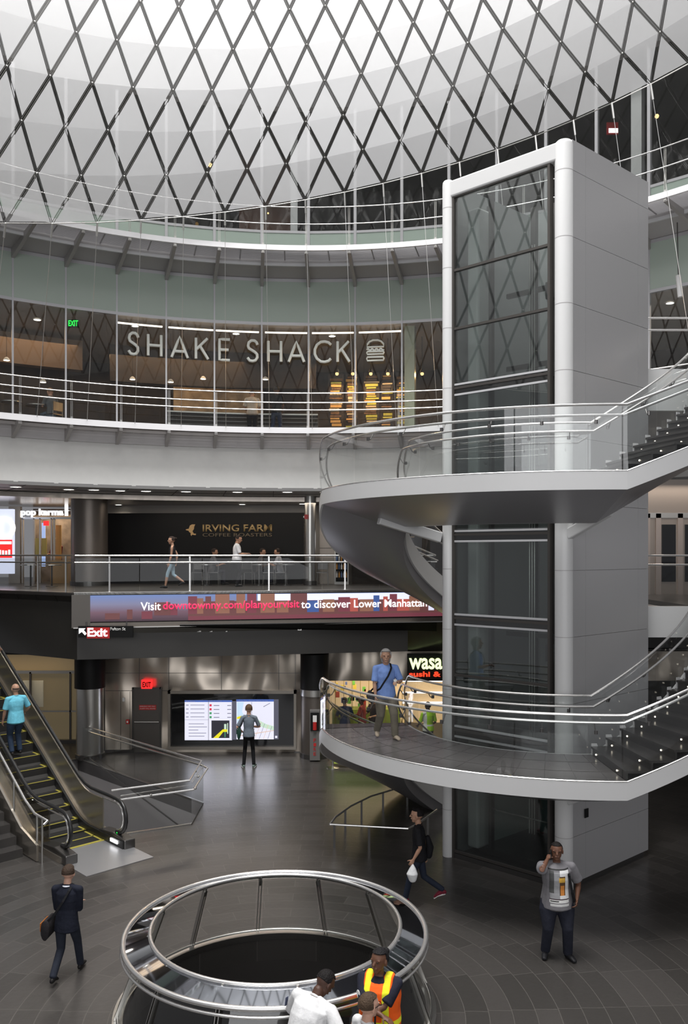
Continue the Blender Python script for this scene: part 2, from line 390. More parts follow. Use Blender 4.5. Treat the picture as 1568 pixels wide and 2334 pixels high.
for a in PHS:
    def fin(bb, R0, z0, R1, z1, h0, h1):
        p = [A(a, R0, z0), A(a, R1, z1), A(a, R1, z1-h1), A(a, R0, z0-h0)]
        t = Vector((cos(radians(a)), -sin(radians(a)), 0))*.05
        bb.extr([q-t for q in p], t*2)
    fin(b, 14.6, Z2-.16, 15.45, Z2-.16, .10, .42)
    fin(c, 12.95, Z3-.13, 15.45, Z3-.13, .10, .30)
struct(b.build('trim_17', 'bracket')); struct(c.build('trim_18', 'bracket'))
# facades: one window per bay on level 2 (storefront + frosted spandrel) and level 3
ZL = 13.87
wn = 0
for i, a in enumerate(PHS[:-1]):
    a1 = PHS[i+1]; wn += 1
    g = MB(); p, q = A(a, 15.5, 0), A(a1, 15.5, 0); n = (q-p).cross(Vector((0, 0, 1))).normalized()
    g.para(p+Vector((0, 0, Z2)), q-p, n*.02, Vector((0, 0, ZL-Z2-.04)))
    o = struct(g.build('window_%d' % wn, 'glass_shop'))
    s = MB(); s.para(p+Vector((0, 0, ZL+.04)), q-p, n*.03, Vector((0, 0, Z3-.17-ZL-.04))); s.build('spandrel_panel', 'spandrel', o)
    fr = MB(); fr.beam(p+Vector((0, 0, Z2)), p+Vector((0, 0, Z3-.15)), .05, .10, n); fr.para(p+Vector((0, 0, ZL-.04))+n*.04, q-p, -n*.1, (0, 0, .09))
    fr.para(p+Vector((0, 0, Z3-.26))+n*.04, q-p, -n*.08, (0, 0, .10)); fr.build('window_frame', 'mullion', o)
    wn += 1
    g = MB(); g.para(p+Vector((0, 0, 16.9)), q-p, n*.02, Vector((0, 0, 3.9)))
    o = struct(g.build('window_%d' % wn, 'glass_shop'))
    s = MB(); s.para(p+Vector((0, 0, Z3-.05)), q-p, n*.03, Vector((0, 0, 1.38))); s.build('spandrel_panel', 'spandrel3', o)
    fr = MB(); fr.beam(p+Vector((0, 0, Z3-.1)), p+Vector((0, 0, 20.8)), .09, .14, n); fr.para(p+Vector((0, 0, 16.82))+n*.05, q-p, -n*.09, (0, 0, .08)); fr.build('window_frame', 'lt_mullion', o)
# level 2 interior
struct(MB().ring(15.6, 23, ZL-.02, ZL+.1, -62, 75, 64).build('ceiling_level_two', 'int_ceiling'))
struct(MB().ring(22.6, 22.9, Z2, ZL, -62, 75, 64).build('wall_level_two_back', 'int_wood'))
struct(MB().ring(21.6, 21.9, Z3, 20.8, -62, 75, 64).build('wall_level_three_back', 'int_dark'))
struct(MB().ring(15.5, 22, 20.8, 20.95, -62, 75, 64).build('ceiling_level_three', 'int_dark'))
# dome shell behind the net
b = MB(); b.lathe((AX, AY, 0), [(15.6, 20.8), (15.0, 24), (13.4, 28), (11.6, 31), (8.6, 33.8)], 96)
struct(b.build('ceiling_dome', 'dome', smooth=True))

# ------------------------------------------------------------ cable net of perforated reflector panels
P = [-0.6575, 0.092, 0.2238, -0.0165, 0.0493, -0.0166, 0.0208, 0.0686, -0.0008, 0.1102, -0.0066, 0.032, -0.0342, -0.0205]
ZJ = [15.7237, 16.8938, 18.024, 19.1149, 20.2292, 21.2806]; RJ = [11.9999, 11.4889, 11.0564, 10.6731, 10.3805, 10.1276]
for j in range(6, 13): ZJ.append(ZJ[-1]+1.06); RJ.append(RJ[-1]-.24)
def node(j, k):
    jj = min(j, 6)
    th = P[0]+P[1]*k; th = th+P[8]*sin(th)+P[9]*(cos(th)-1)
    r = RJ[j]*(1+P[10]*sin(2*th)+P[11]*cos(2*th)); X = r*sin(th); Y = r*cos(th)
    Z = ZJ[j]+(P[2]+P[3]*jj)*X+(P[4]+P[5]*jj)*Y+(P[12]*X*Y+P[13]*(X*X-Y*Y))*.1
    return Vector((X+AX+P[6]*j, Y+AY+P[7]*jj, Z))
net = thing('reflector_net', 'huge curved cable net of perforated white metal diamond panels hanging over the atrium', 'cable net', (AX, AY, 15))
KR = (-24, 44)
def panel(bb, pts):                       # pts around the panel, inset from the cables
    c = sum(pts, Vector())/len(pts); n = Vector((c.x-AX, c.y-AY, 0)).normalized()
    ins = []
    m = len(pts)
    for i in range(m):
        p = pts[i]; a = (pts[i-1]-p).normalized(); d = (pts[(i+1) % m]-p).normalized()
        bis = a+d; 
        s = sqrt(max(1e-4, (1-a.dot(d))/2))
        g = .048
        if bis.length < .25: bis = (c-p)*Vector((1, 1, 1)); ins.append(p+bis.normalized()*g*1.1); continue
        ins.append(p+bis.normalized()*min(g/s, .16))
    vs = ins+[v+n*.012 for v in ins]
    if m == 4: fs = [(0, 1, 2), (0, 2, 3), (4, 6, 5), (4, 7, 6)]
    else: fs = [(0, 1, 2), (3, 5, 4)]
    fs += [(i, m+i, m+(i+1) % m, (i+1) % m) for i in range(m)]
    bb.add(vs, fs)
rest = MB(); cand = []
k = KR[0]
for j in range(0, 12):
    kk = KR[0]+(0 if j % 2 == 0 else .5)
    while kk < KR[1]:
        up = node(j+1, kk+.5)
        if j == 0: pts = [node(0, kk), node(0, kk+1), up]
        else: pts = [node(j, kk), node(j-1, kk+.5), node(j, kk+1), up]
        c = sum(pts, Vector())/len(pts)
        if c.y > 6:
            ix = PX+F*c.x/c.y; iy = PY-F*(c.z-EYE)/c.y; vis = -30 < ix < 1600 and -30 < iy
            size = (pts[0]-pts[-1]).length/c.y
        else: vis = False; size = 0
        cand.append((vis, size if len(pts) == 4 else size*.7, pts)); kk += 1
cand.sort(key=lambda t: (-t[0], -t[1]))
for i, (vis, s, pts) in enumerate(cand):
    if i < 99: q = MB(); panel(q, pts); q.build('reflector_panel', 'net', net)
    else: panel(rest, pts)
o = rest.build('reflector_panels', 'net', net, weld=False); o['kind'] = 'stuff'
b = MB()
for j in range(0, 12):
    kk = KR[0]+(0 if j % 2 == 0 else .5)
    while kk < KR[1]:
        p = node(j, kk)
        off = Vector((p.x-AX, p.y-AY, 0)).normalized()*.03
        for q in (node(j+1, kk+.5), node(j+1, kk-.5)):
            sd = (q-p).cross(off).normalized()*.022
            b.tube([p+off+sd, q+off+sd], .009, 5, cap=False); b.tube([p+off-sd, q+off-sd], .009, 5, cap=False)
        kk += 1
b.build('diagonal_cables', 'net_cable', net, weld=False)['kind'] = 'stuff'
b = MB()
for j in range(0, 12):
    kk = KR[0]+(0 if j % 2 == 0 else .5)
    while kk < KR[1]:
        p = node(j, kk); b.sphere(p, .02, 4); kk += 1
o = b.build('cable_clamps', 'net_node', net, weld=False, smooth=True); o['kind'] = 'stuff'
b = MB()
kk = KR[0]
while kk < KR[1]: b.tube([node(0, kk), node(0, kk+1)], .014, 5); kk += 1
b.build('edge_cable', 'net_node', net, weld=False)
for kk in range(-3, 20):                  # tie rods from the lower nodes to the level 2 walkway edge
    p = node(0, kk); a = math.degrees(atan2(p.x-AX, p.y-AY))
    q = MB(); e = A(a+.6, 14.5, Z2-.05); d = (e-p).normalized()
    q.tube([p, p+d*.35], .030, 6); q.tube([p+d*.3, e], .0075, 5); q.build('tie_rod', 'net_node', net)

# ------------------------------------------------------------ glazed lift shaft
EN, EL, ER = Vector((4.21, 15.80, 0)), Vector((2.10, 17.72, 0)), Vector((6.46, 17.76, 0)); EB = EL+ER-EN
uL = (EL-EN).normalized(); uR = (ER-EN).normalized(); LL = (EL-EN).length; LR = (ER-EN).length
ZT = 14.28
lift = thing('elevator_shaft', 'tall white framed glass elevator tower rising through the spiral stair', 'elevator', (4.28, 17.75, 0))
def post(c, r, nm):
    b = MB(); b.lathe((c.x, c.y, 0), [(0, 0), (r, 0), (r, ZT-.07), (r*.93, ZT-.02), (r*.75, ZT+.01), (0, ZT+.02)], 32)
    b.build(nm, 'white', lift, smooth=True)
    for i in range(11):
        z = 1.0+1.27*i
        if z < ZT-.1: b = MB(); b.lathe((c.x, c.y, 0), [(r+.0015, z-.006), (r+.0015, z+.006)], 32); b.build('post_joint', 'soffit', lift)
post(EN+uL*.17+uR*.17, .175, 'corner_post'); post(EL-uL*.05+uR*.10, .125, 'corner_post')
b = MB(); p = EN+uL*.2+uR*.03; b.para(p+Vector((0, 0, ZT-.36)), uL*(LL-.3), uR*.24, (0, 0, .34)); b.build('top_beam', 'white', lift, bevel=.03)
# cladding panels on the right-hand face
b = MB(); b.para(EN+uR*.2-(-uL)*0+uL*.03+Vector((0, 0, .12)), uR*(LR-.22), uL*.1, (0, 0, ZT-.16)); b.build('side_wall', 'soffit', lift)
zs = [.12]+[z for z in [1.0+1.27*i for i in range(11)]]+[ZT]
xs = [.17, .62, LR-.42, LR-.01]
for i in range(len(zs)-1):
    for j in range(3):
        if zs[i+1]-zs[i] < .1: continue
        q = MB(); q.para(EN+uR*(xs[j]+.003)+Vector((0, 0, zs[i]+.004)), uR*(xs[j+1]-xs[j]-.006), uL*.03, (0, 0, zs[i+1]-zs[i]-.008)); q.build('cladding_panel', 'grey_metal', lift)
b = MB(); b.para(EN+uR*.1+uL*.05, uR*(LR-.2), uL*.1, (0, 0, .12)); b.para(EN+uL*.1+uR*.08, uL*(LL-.2), uR*.1, (0, 0, .10)); b.build('plinth', 'steel_dark', lift)
# back faces
liftin = mat('lift_inner_panel', (.28, .295, .29), .4, .1)
b = MB(); b.para(EB-uL*0-uR*0, -uR*(LR-.0)+uR*.05, -uL*.08, (0, 0, ZT)); b.build('rear_wall', liftin, lift)
b = MB(); b.para(ER-uR*.1+uL*.1, uL*(LL-.15), uR*.08, (0, 0, ZT)); b.build('rear_wall', liftin, lift)
# glazing with transoms on the left-hand face
gz = [.14, 2.70, 3.85, 5.05, 6.80, 9.88, 11.13, 12.36, ZT-.36]
g0 = EN+uL*.42+uR*.10; gl = LL-.62
for i in range(len(gz)-1):
    q = MB(); q.para(g0+Vector((0, 0, gz[i]+.02)), uL*gl, uR*.02, (0, 0, gz[i+1]-gz[i]-.04)); q.build('glass_pane', 'glass_lift', lift)
for i, z in enumerate(gz):
    q = MB(); h = .05
    q.para(g0-uR*.03+Vector((0, 0, z-h/2)), uL*gl, uR*.09, (0, 0, h)); q.build('transom', 'dark_frame', lift)
    if z in (9.88, 6.80, 5.05, 2.70):
        q = MB(); q.para(g0-uR*.02+Vector((0, 0, z+.055)), uL*gl, uR*.06, (0, 0, .04))
        q.para(g0-uR*.02+Vector((0, 0, z-.16)), uL*gl, uR*.06, (0, 0, .04)); q.build('transom_strip', 'lintel', lift)
        q = MB(); q.para(g0+uR*.02+Vector((0, 0, z-.12)), uL*gl, uR*.06, (0, 0, .17)); q.build('transom_backing', 'dark_frame', lift)
for s in (0, gl):
    q = MB(); q.para(g0-uR*.04+uL*(s-.02), uL*.05, uR*.12, (0, 0, ZT-.34)); q.build('jamb', 'dark_frame', lift)
# machinery seen through the glass
def inn(a, r): return EN+uL*a+uR*r
for (a, r, w_) in ((2.35, .9, .10), (1.75, 1.6, .12), (1.35, 1.7, .10), (.8, 2.0, .14), (2.0, .45, .07)):
    q = MB(); q.para(inn(a, r)+Vector((0, 0, .1)), uL*w_, uR*.10, (0, 0, ZT-.5)); q.build('guide_rail', 'steel_dark', lift)
for (a, r) in ((1.62, 1.2), (1.56, 1.2), (1.50, 1.2), (1.12, 1.35), (1.06, 1.35)):
    q = MB(); q.tube([inn(a, r)+Vector((0, 0, .5)), inn(a, r)+Vector((0, 0, 12.9))], .012, 6); q.build('lift_cable', 'steel', lift)
q = MB(); q.para(inn(2.25, .35)+Vector((0, 0, .2)), uL*.28, uR*.5, (0, 0, ZT-.8)); q.build('inner_pilaster', mat('pale_inner_duct', (.48, .50, .49), .4), lift, bevel=.05)
for z in (2.6, 4.6, 8.2, 10.4, 12.0):
    q = MB(); q.para(inn(.5, 1.5)+Vector((0, 0, z)), uL*1.9, uR*.08, (0, 0, .10)); q.para(inn(.55, .9)+Vector((0, 0, z-.4)), uL*.5, uR*.2, (0, 0, .34)); q.build('rail_bracket', 'steel_dark', lift)
pale = mat('landing_door_panel', (.52, .54, .53), .4, .1)
for z in (4.45, 9.25, 12.75):
    q = MB(); q.para(inn(.45, 2.55)+Vector((0, 0, z)), uL*.85, uR*.05, (0, 0, .42)); q.build('door_header', pale, lift)
    for a in (.42, 1.32): q = MB(); q.para(inn(a, 2.55)+Vector((0, 0, z-2.1)), uL*.07, uR*.06, (0, 0, 2.1)); q.build('door_jamb', pale, lift)
for a in (.15, 1.9): q = MB(); q.tube([inn(a, 1.9)+Vector((0, 0, .3)), inn(a, 1.9)+Vector((0, 0, 13))], .05, 10); q.build('vertical_pipe', 'mullion', lift)
# lift car at the bottom
q = MB(); q.para(inn(.6, .5)+Vector((0, 0, .1)), uL*1.75, uR*1.8, (0, 0, .12)); q.build('car_floor', 'steel_dark', lift)
q = MB(); q.para(inn(.6, 2.2)+Vector((0, 0, .2)), uL*1.75, uR*.06, (0, 0, 2.2)); q.para(inn(2.33, .7)+Vector((0, 0, .2)), uL*.05, uR*1.5, (0, 0, 2.2)); q.build('car_wall', mat('car_panel', (.34, .42, .40), .3, .2), lift)
q = MB(); q.para(inn(.6, .5)+Vector((0, 0, 2.42)), uL*1.75, uR*1.8, (0, 0, .12)); q.build('car_roof', 'steel_dark', lift)
q = MB(); q.tube([inn(2.0, .55)+Vector((0, 0, 1.05)), inn(.6, .5)+Vector((0, 0, 1.05))], .02, 8); q.build('car_handrail', 'steel_bright', lift)
q = MB(); q.para(EN+uR*.55-uL*.02+Vector((0, 0, 1.30)), uR*.12, -uL*.012, (0, 0, .17)); q.build('call_button_plate', 'black', lift)
q = MB(); q.beam(EN+uR*.66-uL*.05+Vector((0, 0, 7.35)), EN+uR*.22-uL*.1+Vector((0, 0, 6.86)), .16, .2); 
# ------------------------------------------------------------ helical stair around the shaft
SX, SY = 4.5, 18.6; RI, RO = 3.12, 5.05
def S(al, R, z): a = radians(al); return Vector((SX+R*sin(a), SY-R*cos(a), z))
def stair(name, label, z0, zm, z1, flights=True, struts=True):
    """landing at zm over alpha -80..0; flight up to z1 at alpha 78, flight down to z0 at alpha -157"""
    st = thing(name, label, 'staircase', (SX, SY, z0))
    segs = [(-157, -80, z0, zm), (-80, 1.0, zm, zm), (1.0, 79, zm, z1)]
    tb = [(RO-.04, -.002), (RO, -.002), (RO, -.30), (RO-.04, -.30)]
    for (a0, a1, za, zb) in segs:
        n = 30
        q = MB(); q.arc([(r, za+z) for r, z in tb], (SX, SY), a0, a1, n, -1, zb-za); q.build('outer_fascia', 'white', st, smooth=True)
        q = MB(); q.tube([S(a0+(a1-a0)*k/40, RO-.01, za+(zb-za)*k/40+.004) for k in range(41)], .014, 6); q.build('edge_highlight', 'steel_bright', st, smooth=True)  # bright tube added to draw the highlight on the fascia's upper edge
        q = MB(); q.arc([(RI, za-.002+.0), (RI+.06, za-.002), (RI+.06, za-.5), (RI, za-.5)], (SX, SY), a0, a1, n, -1, zb-za); q.build('inner_stringer', 'white', st, smooth=True)
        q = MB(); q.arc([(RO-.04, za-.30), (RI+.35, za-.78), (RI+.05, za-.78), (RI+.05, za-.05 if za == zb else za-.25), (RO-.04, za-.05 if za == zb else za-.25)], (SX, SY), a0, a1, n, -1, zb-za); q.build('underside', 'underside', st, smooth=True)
    q = MB(); q.arc([(RI+.05, zm-.05), (RO-.05, zm-.05), (RO-.05, zm), (RI+.05, zm)], (SX, SY), -80, 1, 30, -1); q.build('landing_floor', 'deck', st)
    q = MB()
    for al in range(-74, 0, 6): q.beam(S(al, RI+.08, zm+.001), S(al, RO-.06, zm+.001),   .006, .003)
    for rr in (3.75, 4.4): q.arc([(rr, zm), (rr+.012, zm), (rr+.012, zm+.003), (rr, zm+.003)], (SX, SY), -80, 1, 30, -1)
    q.build('floor_joint', mat('deck_joint', (.07, .065, .062), .5), st)
    for (a0, a1, za, zb) in (segs[2], segs[0]):
        n = 16; dz = (zb-za)/n; da = (a1-a0)/n
        for i in range(n):
            b0 = a0+da*i; zt = za+dz*(i+1) if zb > za else 0
            q = MB(); prof = [(RI+.09, zt-.04), (RO-.07, zt-.04), (RO-.07, zt), (RI+.09, zt)]
            q.arc(prof, (SX, SY), b0-.25, b0+da+.6, 4, -1)
            q.arc([(RI+.12, zt-dz-.04), (RO-.10, zt-dz-.04), (RO-.10, zt-.03), (RI+.12, zt-.03)], (SX, SY), b0+.1, b0+.5, 1, -1)
            sp = q.build('step', 'tread', st)
            if a0 > 0:
                q = MB()
                for rr in (3.45, 4.55):
                    c = S(b0+.02, rr, zt-.10); q.sphere(c, .016, 5)
                q.build('step_light', 'stud', sp)
                q = MB(); q.extr([S(b0-.2, RI+.10, zt-dz), S(b0-.2, RI+.10, zt+.05), S(b0+1.6, RI+.10, zt+.05), S(b0+3.2, RI+.10, zt-dz)], (S(b0, RI+.085, 0)-S(b0, RI+.10, 0))); q.build('stringer_notch', 'white', st)
    def zat(al):
        if al < -80: return z0+(al+157)/77*(zm-z0)
        if al <= 1: return zm
        return zm+(al-1)/78*(z1-zm)
    def rail(R, h, r, nm, a0=-157, a1=79):
        pts = []
        al = a0
        while al <= a1: pts.append(S(al, R, zat(al)+h)); al += 2
        q = MB(); q.tube(pts, r, 8); return q.build(nm, 'steel_bright', st, smooth=True)
    rail(RO-.02, 1.08, .022, 'guard_rail'); rail(RO-.16, .93, .022, 'handrail')
    rail(RI+.03, 1.08, .022, 'guard_rail'); rail(RI+.18, .90, .022, 'handrail')
    for R, sg in ((RO-.02, 1), (RI+.03, -1)):
        al = -157.0
        stp = 19.66 if sg > 0 else 26.2
        while al < 78:
            q = MB(); n = 8; vs = []; e = al+stp-.25
            for i in range(n+1):
                aa = al+(e-al)*i/n
                for rr in (R-.006, R+.006): vs += [S(aa, rr, zat(aa)-.02), S(aa, rr, zat(aa)+1.06)]
            fs = []
            for i in range(n):
                o = i*4; fs += [(o, o+4, o+5, o+1), (o+2, o+3, o+7, o+6), (o+1, o+5, o+7, o+3)]
            q.add(vs, fs); q.build('glass_guard', 'glass_guard', st, smooth=True)
            for f in (.25, .75):
                aa = al+stp*f; rr = R-sg*.14
                q = MB(); q.tube([S(aa, R-sg*.0, zat(aa)+.80), S(aa, R-sg*.07, zat(aa)+.80), S(aa, rr, zat(aa)+.91)], .010, 6); q.cyl((S(aa, R-sg*.01, 0).x, S(aa, R-sg*.01, 0).y), .03, zat(aa)+.77, zat(aa)+.83, 8); q.build('rail_bracket', 'steel_dark', st)
            al += stp
    if struts:
        q = MB(); c = EN+uL*.17+uR*.17; q.beam(S(6, RI+.2, zm-.55), Vector((c.x+.05, c.y-.1, zm-.98)), .16, .20); q.build('strut', 'white', st, bevel=.02)
        c = EL; q = MB(); q.beam(S(-70, RI+.9, zm-.62), Vector((c.x-.06, c.y, zm-1.0)), .16, .22); q.build('strut', 'white', st, bevel=.02)
    return st
stair('spiral_staircase', 'lower turn of the spiral stair with white curved edge, glass guard and lit steps', 0, 2.70, ZS, struts=True)
stair('spiral_staircase', 'upper turn of the spiral stair, its grey underside and white edge seen from below', ZS, 7.74, Z2, struts=True)
# ------------------------------------------------------------ balcony railings (level 2, level 3)
def ring_rail(nm, label, R, z0, hs, post_h, r=.019, post_lo=-.22):
    t = thing(nm, label, 'railing', (AX, AY, z0))
    for h in hs:
        q = MB(); q.tube([A(a, R, z0+h) for a in [-62+137*i/110 for i in range(111)]], r, 8); q.build('rail', 'steel_bright', t, smooth=True)
    for a in PHS:
        q = MB(); p = A(a, R+.06, z0); 
        for s in (-.02, .02):
            d = Vector((cos(radians(a)), -sin(radians(a)), 0))*s
            q.beam(p+d+Vector((0, 0, post_lo)), p+d+Vector((0, 0, post_h)), .012, .05, (AX-p.x, AY-p.y, 0))
        q.beam(p+Vector((0, 0, post_lo+.02)), p+Vector((0, 0, .06)), .07, .05, (AX-p.x, AY-p.y, 0))
        q.build('post', 'steel', t)
    return t
ring_rail('railing', 'curved triple steel railing along the second level walkway in front of the burger shopfront', 14.55, Z2, (1.08, .78, .55), 1.08)
ring_rail('railing', 'curved steel railing along the top walkway just under the net', 12.9, Z3, (1.12, .62), 1.12, .016)
# second level bridge railing (right of the lift) and street level bridge railing
t = thing('railing', 'short straight steel railing on the second level bridge right of the elevator tower', 'railing', (9.5, 18.2, Z2))
for h in (1.14, .88): MB().tube([(6.55, 18.15, Z2+h), (13, 18.15, Z2+h)], .022, 8).build('rail', 'steel_bright', t)
t = thing('railing', 'straight steel railing on the street level bridge right of the elevator tower', 'railing', (9.5, 18.2, ZS))
for h in (1.08, .88): MB().tube([(6.55, 18.15, ZS+h), (7.9, 18.15, ZS+h), (13, 17.6, ZS+h-.1)], .022, 8).build('rail', 'steel_bright', t)
MB().box(6.5, 12, 18.14, 18.16, ZS, ZS+.85).build('glass_panel', 'glass_street', t)
# street level guard above the banner
t = thing('glass_railing', 'long glass and steel railing above the scrolling banner on the street level', 'railing', (-2.5, 25, ZS))
RX0, RX1 = -7.72, 2.9
for h in (1.065, .865): MB().tube([fl(RX0, ZS+h, -.05 if h > 1 else .06), fl(RX1, ZS+h, -.05 if h > 1 else .06)], .026, 8).build('rail', 'steel_bright', t)
for px in (143+105, 433, 614, 788, 955):
    x = (px-PX)/F*25.0; y0 = fl(x).y; x = (px-PX)/F*y0
    q = MB(); p = fl(x, ZS, -.12); q.box(p.x-.022, p.x+.022, p.y-.022, p.y+.022, ZS, ZS+1.05); q.cyl((p.x, p.y), .10, ZS, ZS+.015, 16); q.build('post', 'steel_bright', t)
for i in range(6):
    xa = RX0+(RX1-RX0)*i/6; xb = RX0+(RX1-RX0)*(i+1)/6-.02
    q = MB(); q.para(fl(xa, ZS+.04, -.1), fl(xb)-fl(xa), (0, .015, 0), (0, 0, .95)); q.build('glass_panel', 'glass_street', t)
t = thing('glass_railing', 'dull glass railing running back to the left above the escalator', 'railing', (-10, 26, ZS))
q0, q1 = Vector((-7.8, 24.1, ZS)), Vector((-14.4, 28.3, ZS))
for h in (1.07, .86): MB().tube([q0+Vector((0, 0, h)), q1+Vector((0, 0, h))], .022, 8).build('rail', 'steel', t)
MB().para(q0+Vector((0, 0, .03)), q1-q0, (.02, .03, 0), (0, 0, .95)).build('glass_panel', 'glass_street', t)
for f in (.04, .2, .45, .7):
    p = q0.lerp(q1, f); MB().box(p.x-.02, p.x+.02, p.y-.02, p.y+.02, ZS, ZS+1.05).build('post', 'steel', t)

# ------------------------------------------------------------ burger shop sign: thin round-ended letters in front of the glass
def strokes(ch):
    S_ = [(.92, .80), (.84, .92), (.66, 1.0), (.40, 1.0), (.18, .90), (.12, .74), (.20, .61), (.45, .53), (.68, .45), (.88, .34), (.90, .18), (.76, .04), (.52, 0), (.26, .02), (.08, .16)]
    C_ = [(.95, .84), (.82, .95), (.60, 1.0), (.38, .98), (.16, .84), (.04, .62), (.04, .38), (.16, .16), (.38, .02), (.60, 0), (.82, .05), (.95, .16)]
    return {'S': [S_], 'H': [[(.05, 0), (.05, 1)], [(.95, 0), (.95, 1)], [(.05, .5), (.95, .5)]], 'A': [[(0, 0), (.5, 1), (1, 0)], [(.17, .3), (.83, .3)]],
            'K': [[(.05, 0), (.05, 1)], [(.92, 1), (.08, .45)], [(.36, .62), (.98, 0)]], 'E': [[(.95, 1), (.08, 1), (.08, 0), (.95, 0)], [(.08, .5), (.85, .5)]], 'C': [C_]}[ch]
sign = thing('shop_sign', 'large white lettering and burger outline mounted along the curved second level shopfront', 'sign', A(-2, 15.3, 12.3))
def ray_ring(px, R):                      # angle on ring R seen at photo column px
    m = (px-PX)/F; aa = 1+m*m; bb = 2*(-m*AX-AY); cc = AX*AX+AY*AY-R*R
    Y = (-bb+sqrt(bb*bb-4*aa*cc))/(2*aa); return math.degrees(atan2(m*Y-AX, Y-AY)), Y
RS = 15.28
ZC0 = 12.60; HC = .66
for ch, x0, x1 in (('S', 291, 317), ('H', 336, 369), ('A', 391, 428), ('K', 445, 475), ('E', 498, 525), ('S', 562, 589), ('H', 610, 642), ('A', 658, 693), ('C', 716, 756), ('K', 768, 797)):
    a0, Y0 = ray_ring(x0, RS); a1, _ = ray_ring(x1, RS); q = MB()
    for st in strokes(ch):
        pts = []
        for i in range(len(st)-1):
            for k in range(4):
                f = k/4; pts.append((st[i][0]*(1-f)+st[i+1][0]*f, st[i][1]*(1-f)+st[i+1][1]*f))
        pts.append(st[-1])
        q.tube([A(a0+(a1-a0)*u, RS, ZC0+HC*v) for u, v in pts], .045, 8)
    q.build('letter', 'sign_off', sign, smooth=True)
ba0, _ = ray_ring(836, RS); ba1, _ = ray_ring(875, RS)
def burger(nm, pts, closed=True, r=.03):
    q = MB(); q.tube([A(ba0+(ba1-ba0)*u, RS, ZC0+.02+.66*v) for u, v in pts], r, 8, closed=closed); q.build(nm, 'sign_off', sign, smooth=True)
burger('bun_outline', [(0, .66), (.03, .80), (.15, .92), (.35, .99), (.65, .99), (.85, .92), (.97, .80), (1, .66)])
burger('lettuce_outline', [(i/24, .53+.045*sin(i*2*pi/6)) for i in range(25)], False)
burger('patty_outline', [(.03, .31), (0, .38), (.03, .44), (.97, .44), (1, .38), (.97, .31)])
burger('bun_outline', [(.03, 0), (0, .10), (.03, .17), (.97, .17), (1, .10), (.97, 0)])
# light tubes behind the top of the shopfront
for i, (x0, x1) in enumerate(((267, 370), (384, 486), (492, 590), (604, 700), (711, 806), (818, 915))):
    a0, _ = ray_ring(x0, 15.75); a1, _ = ray_ring(x1, 15.75); q = MB()
    q.tube([A(a0+(a1-a0)*k/6, 15.75, 13.66) for k in range(7)], .028, 8)
    tag(q.build('light_tube', 'tube', smooth=True), '%s of the white light tubes over the burger shopfront lettering' % ORD[i], 'light', 'light tubes over the burger shopfront')

# ------------------------------------------------------------ level 2 interior
def downlight(p, r, label, group, power=0, col=(1, .9, .78), warm=False):
    t = thing('ceiling_light', label, 'ceiling light', p, group)
    MB().cyl((p.x, p.y), r, p.z-.012, p.z-.002, 20).build('lens', 'warm' if warm else 'down', t)
    b = MB(); b.lathe((p.x, p.y, p.z), [(r, -.018), (r*1.25, -.018), (r*1.25, .002), (r, .002)], 20); b.build('trim_ring', 'white', t)
    if power: area('downlight_beam', (p.x, p.y, p.z-.05), (0, 0, 0), r*2, r*2, power, col, 'DISK', radians(140))
    return t
for i, (px, r_) in enumerate(((85, 17.2), (308, 16.6), (538, 16.7), (757, 16.8), (1527, 16.8))):
    a, Y = ray_ring(px, r_); downlight(A(a, r_, ZL-.03), .11, '%s of the round downlights in the second level ceiling' % ORD[i], 'second level downlights')
area('shop_interior_light', tuple(A(-16, 19, 13.5)), (0, 0, 0), 5, 3, 120, (1, .66, .38))
area('shop_interior_light', tuple(A(6, 19, 13.5)), (0, 0, 0), 4, 3, 170, (1, .62, .32))
area('shop_interior_light', tuple(A(-34, 19, 13.5)), (0, 0, 0), 5, 3, 100, (1, .70, .45))
area('shop_interior_light', tuple(A(42, 18, 13.5)), (0, 0, 0), 5, 2.5, 40, (1, .85, .7))
# dark bulkhead, counters, menu boards
a0, _ = ray_ring(250, 19.5); a1, _ = ray_ring(720, 19.5)
o = MB().ring(19.4, 19.6, 12.55, ZL-.03, a0, a1, 30).build('bulkhead', 'int_wood'); tag(o, 'dark wooden bulkhead hanging behind the white lettering', 'bulkhead')
a0, _ = ray_ring(380, 18.2); a1, _ = ray_ring(725, 18.2)
t = thing('service_counter', 'long dark slatted serving counter behind the shopfront glass', 'counter', A(-8, 18.2, Z2))
b = MB(); b.ring(18.0, 18.6, Z2, Z2+.95, a0, a1, 24); b.build('counter_body', 'int_dark', t)
b = MB()
for k in range(6): b.ring(17.97, 18.0, Z2+.12+.14*k, Z2+.15+.14*k, a0, a1, 24)
b.build('counter_slats', 'steel_dark', t); MB().ring(17.95, 18.7, Z2+.95, Z2+1.0, a0, a1, 24).build('countertop', 'steel', t)
kitchen = mat('warm_kitchen_wall', (.42, .31, .19), .5, 0, 0, 30, .5, 2.2)
a0, _ = ray_ring(395, 21); a1, _ = ray_ring(600, 21)
tag(MB().ring(20.9, 21.0, Z2+.9, Z2+2.4, a0, a1, 20).build('kitchen_backdrop', kitchen), 'warm lit kitchen back wall behind the serving counter', 'wall panel')
t = thing('menu_wall', 'warm spot lit wall of stacked menu planks at the right end of the burger shop', 'menu board', A(5, 17.6, Z2))
mp = [mat('menu_plank_amber', (.62, .38, .12), .6), mat('menu_plank_brown', (.16, .09, .04), .6), mat('menu_plank_olive', (.45, .45, .08), .6), mat('menu_plank_dark', (.03, .022, .018), .6), mat('menu_plank_pale', (.62, .52, .36), .6)]
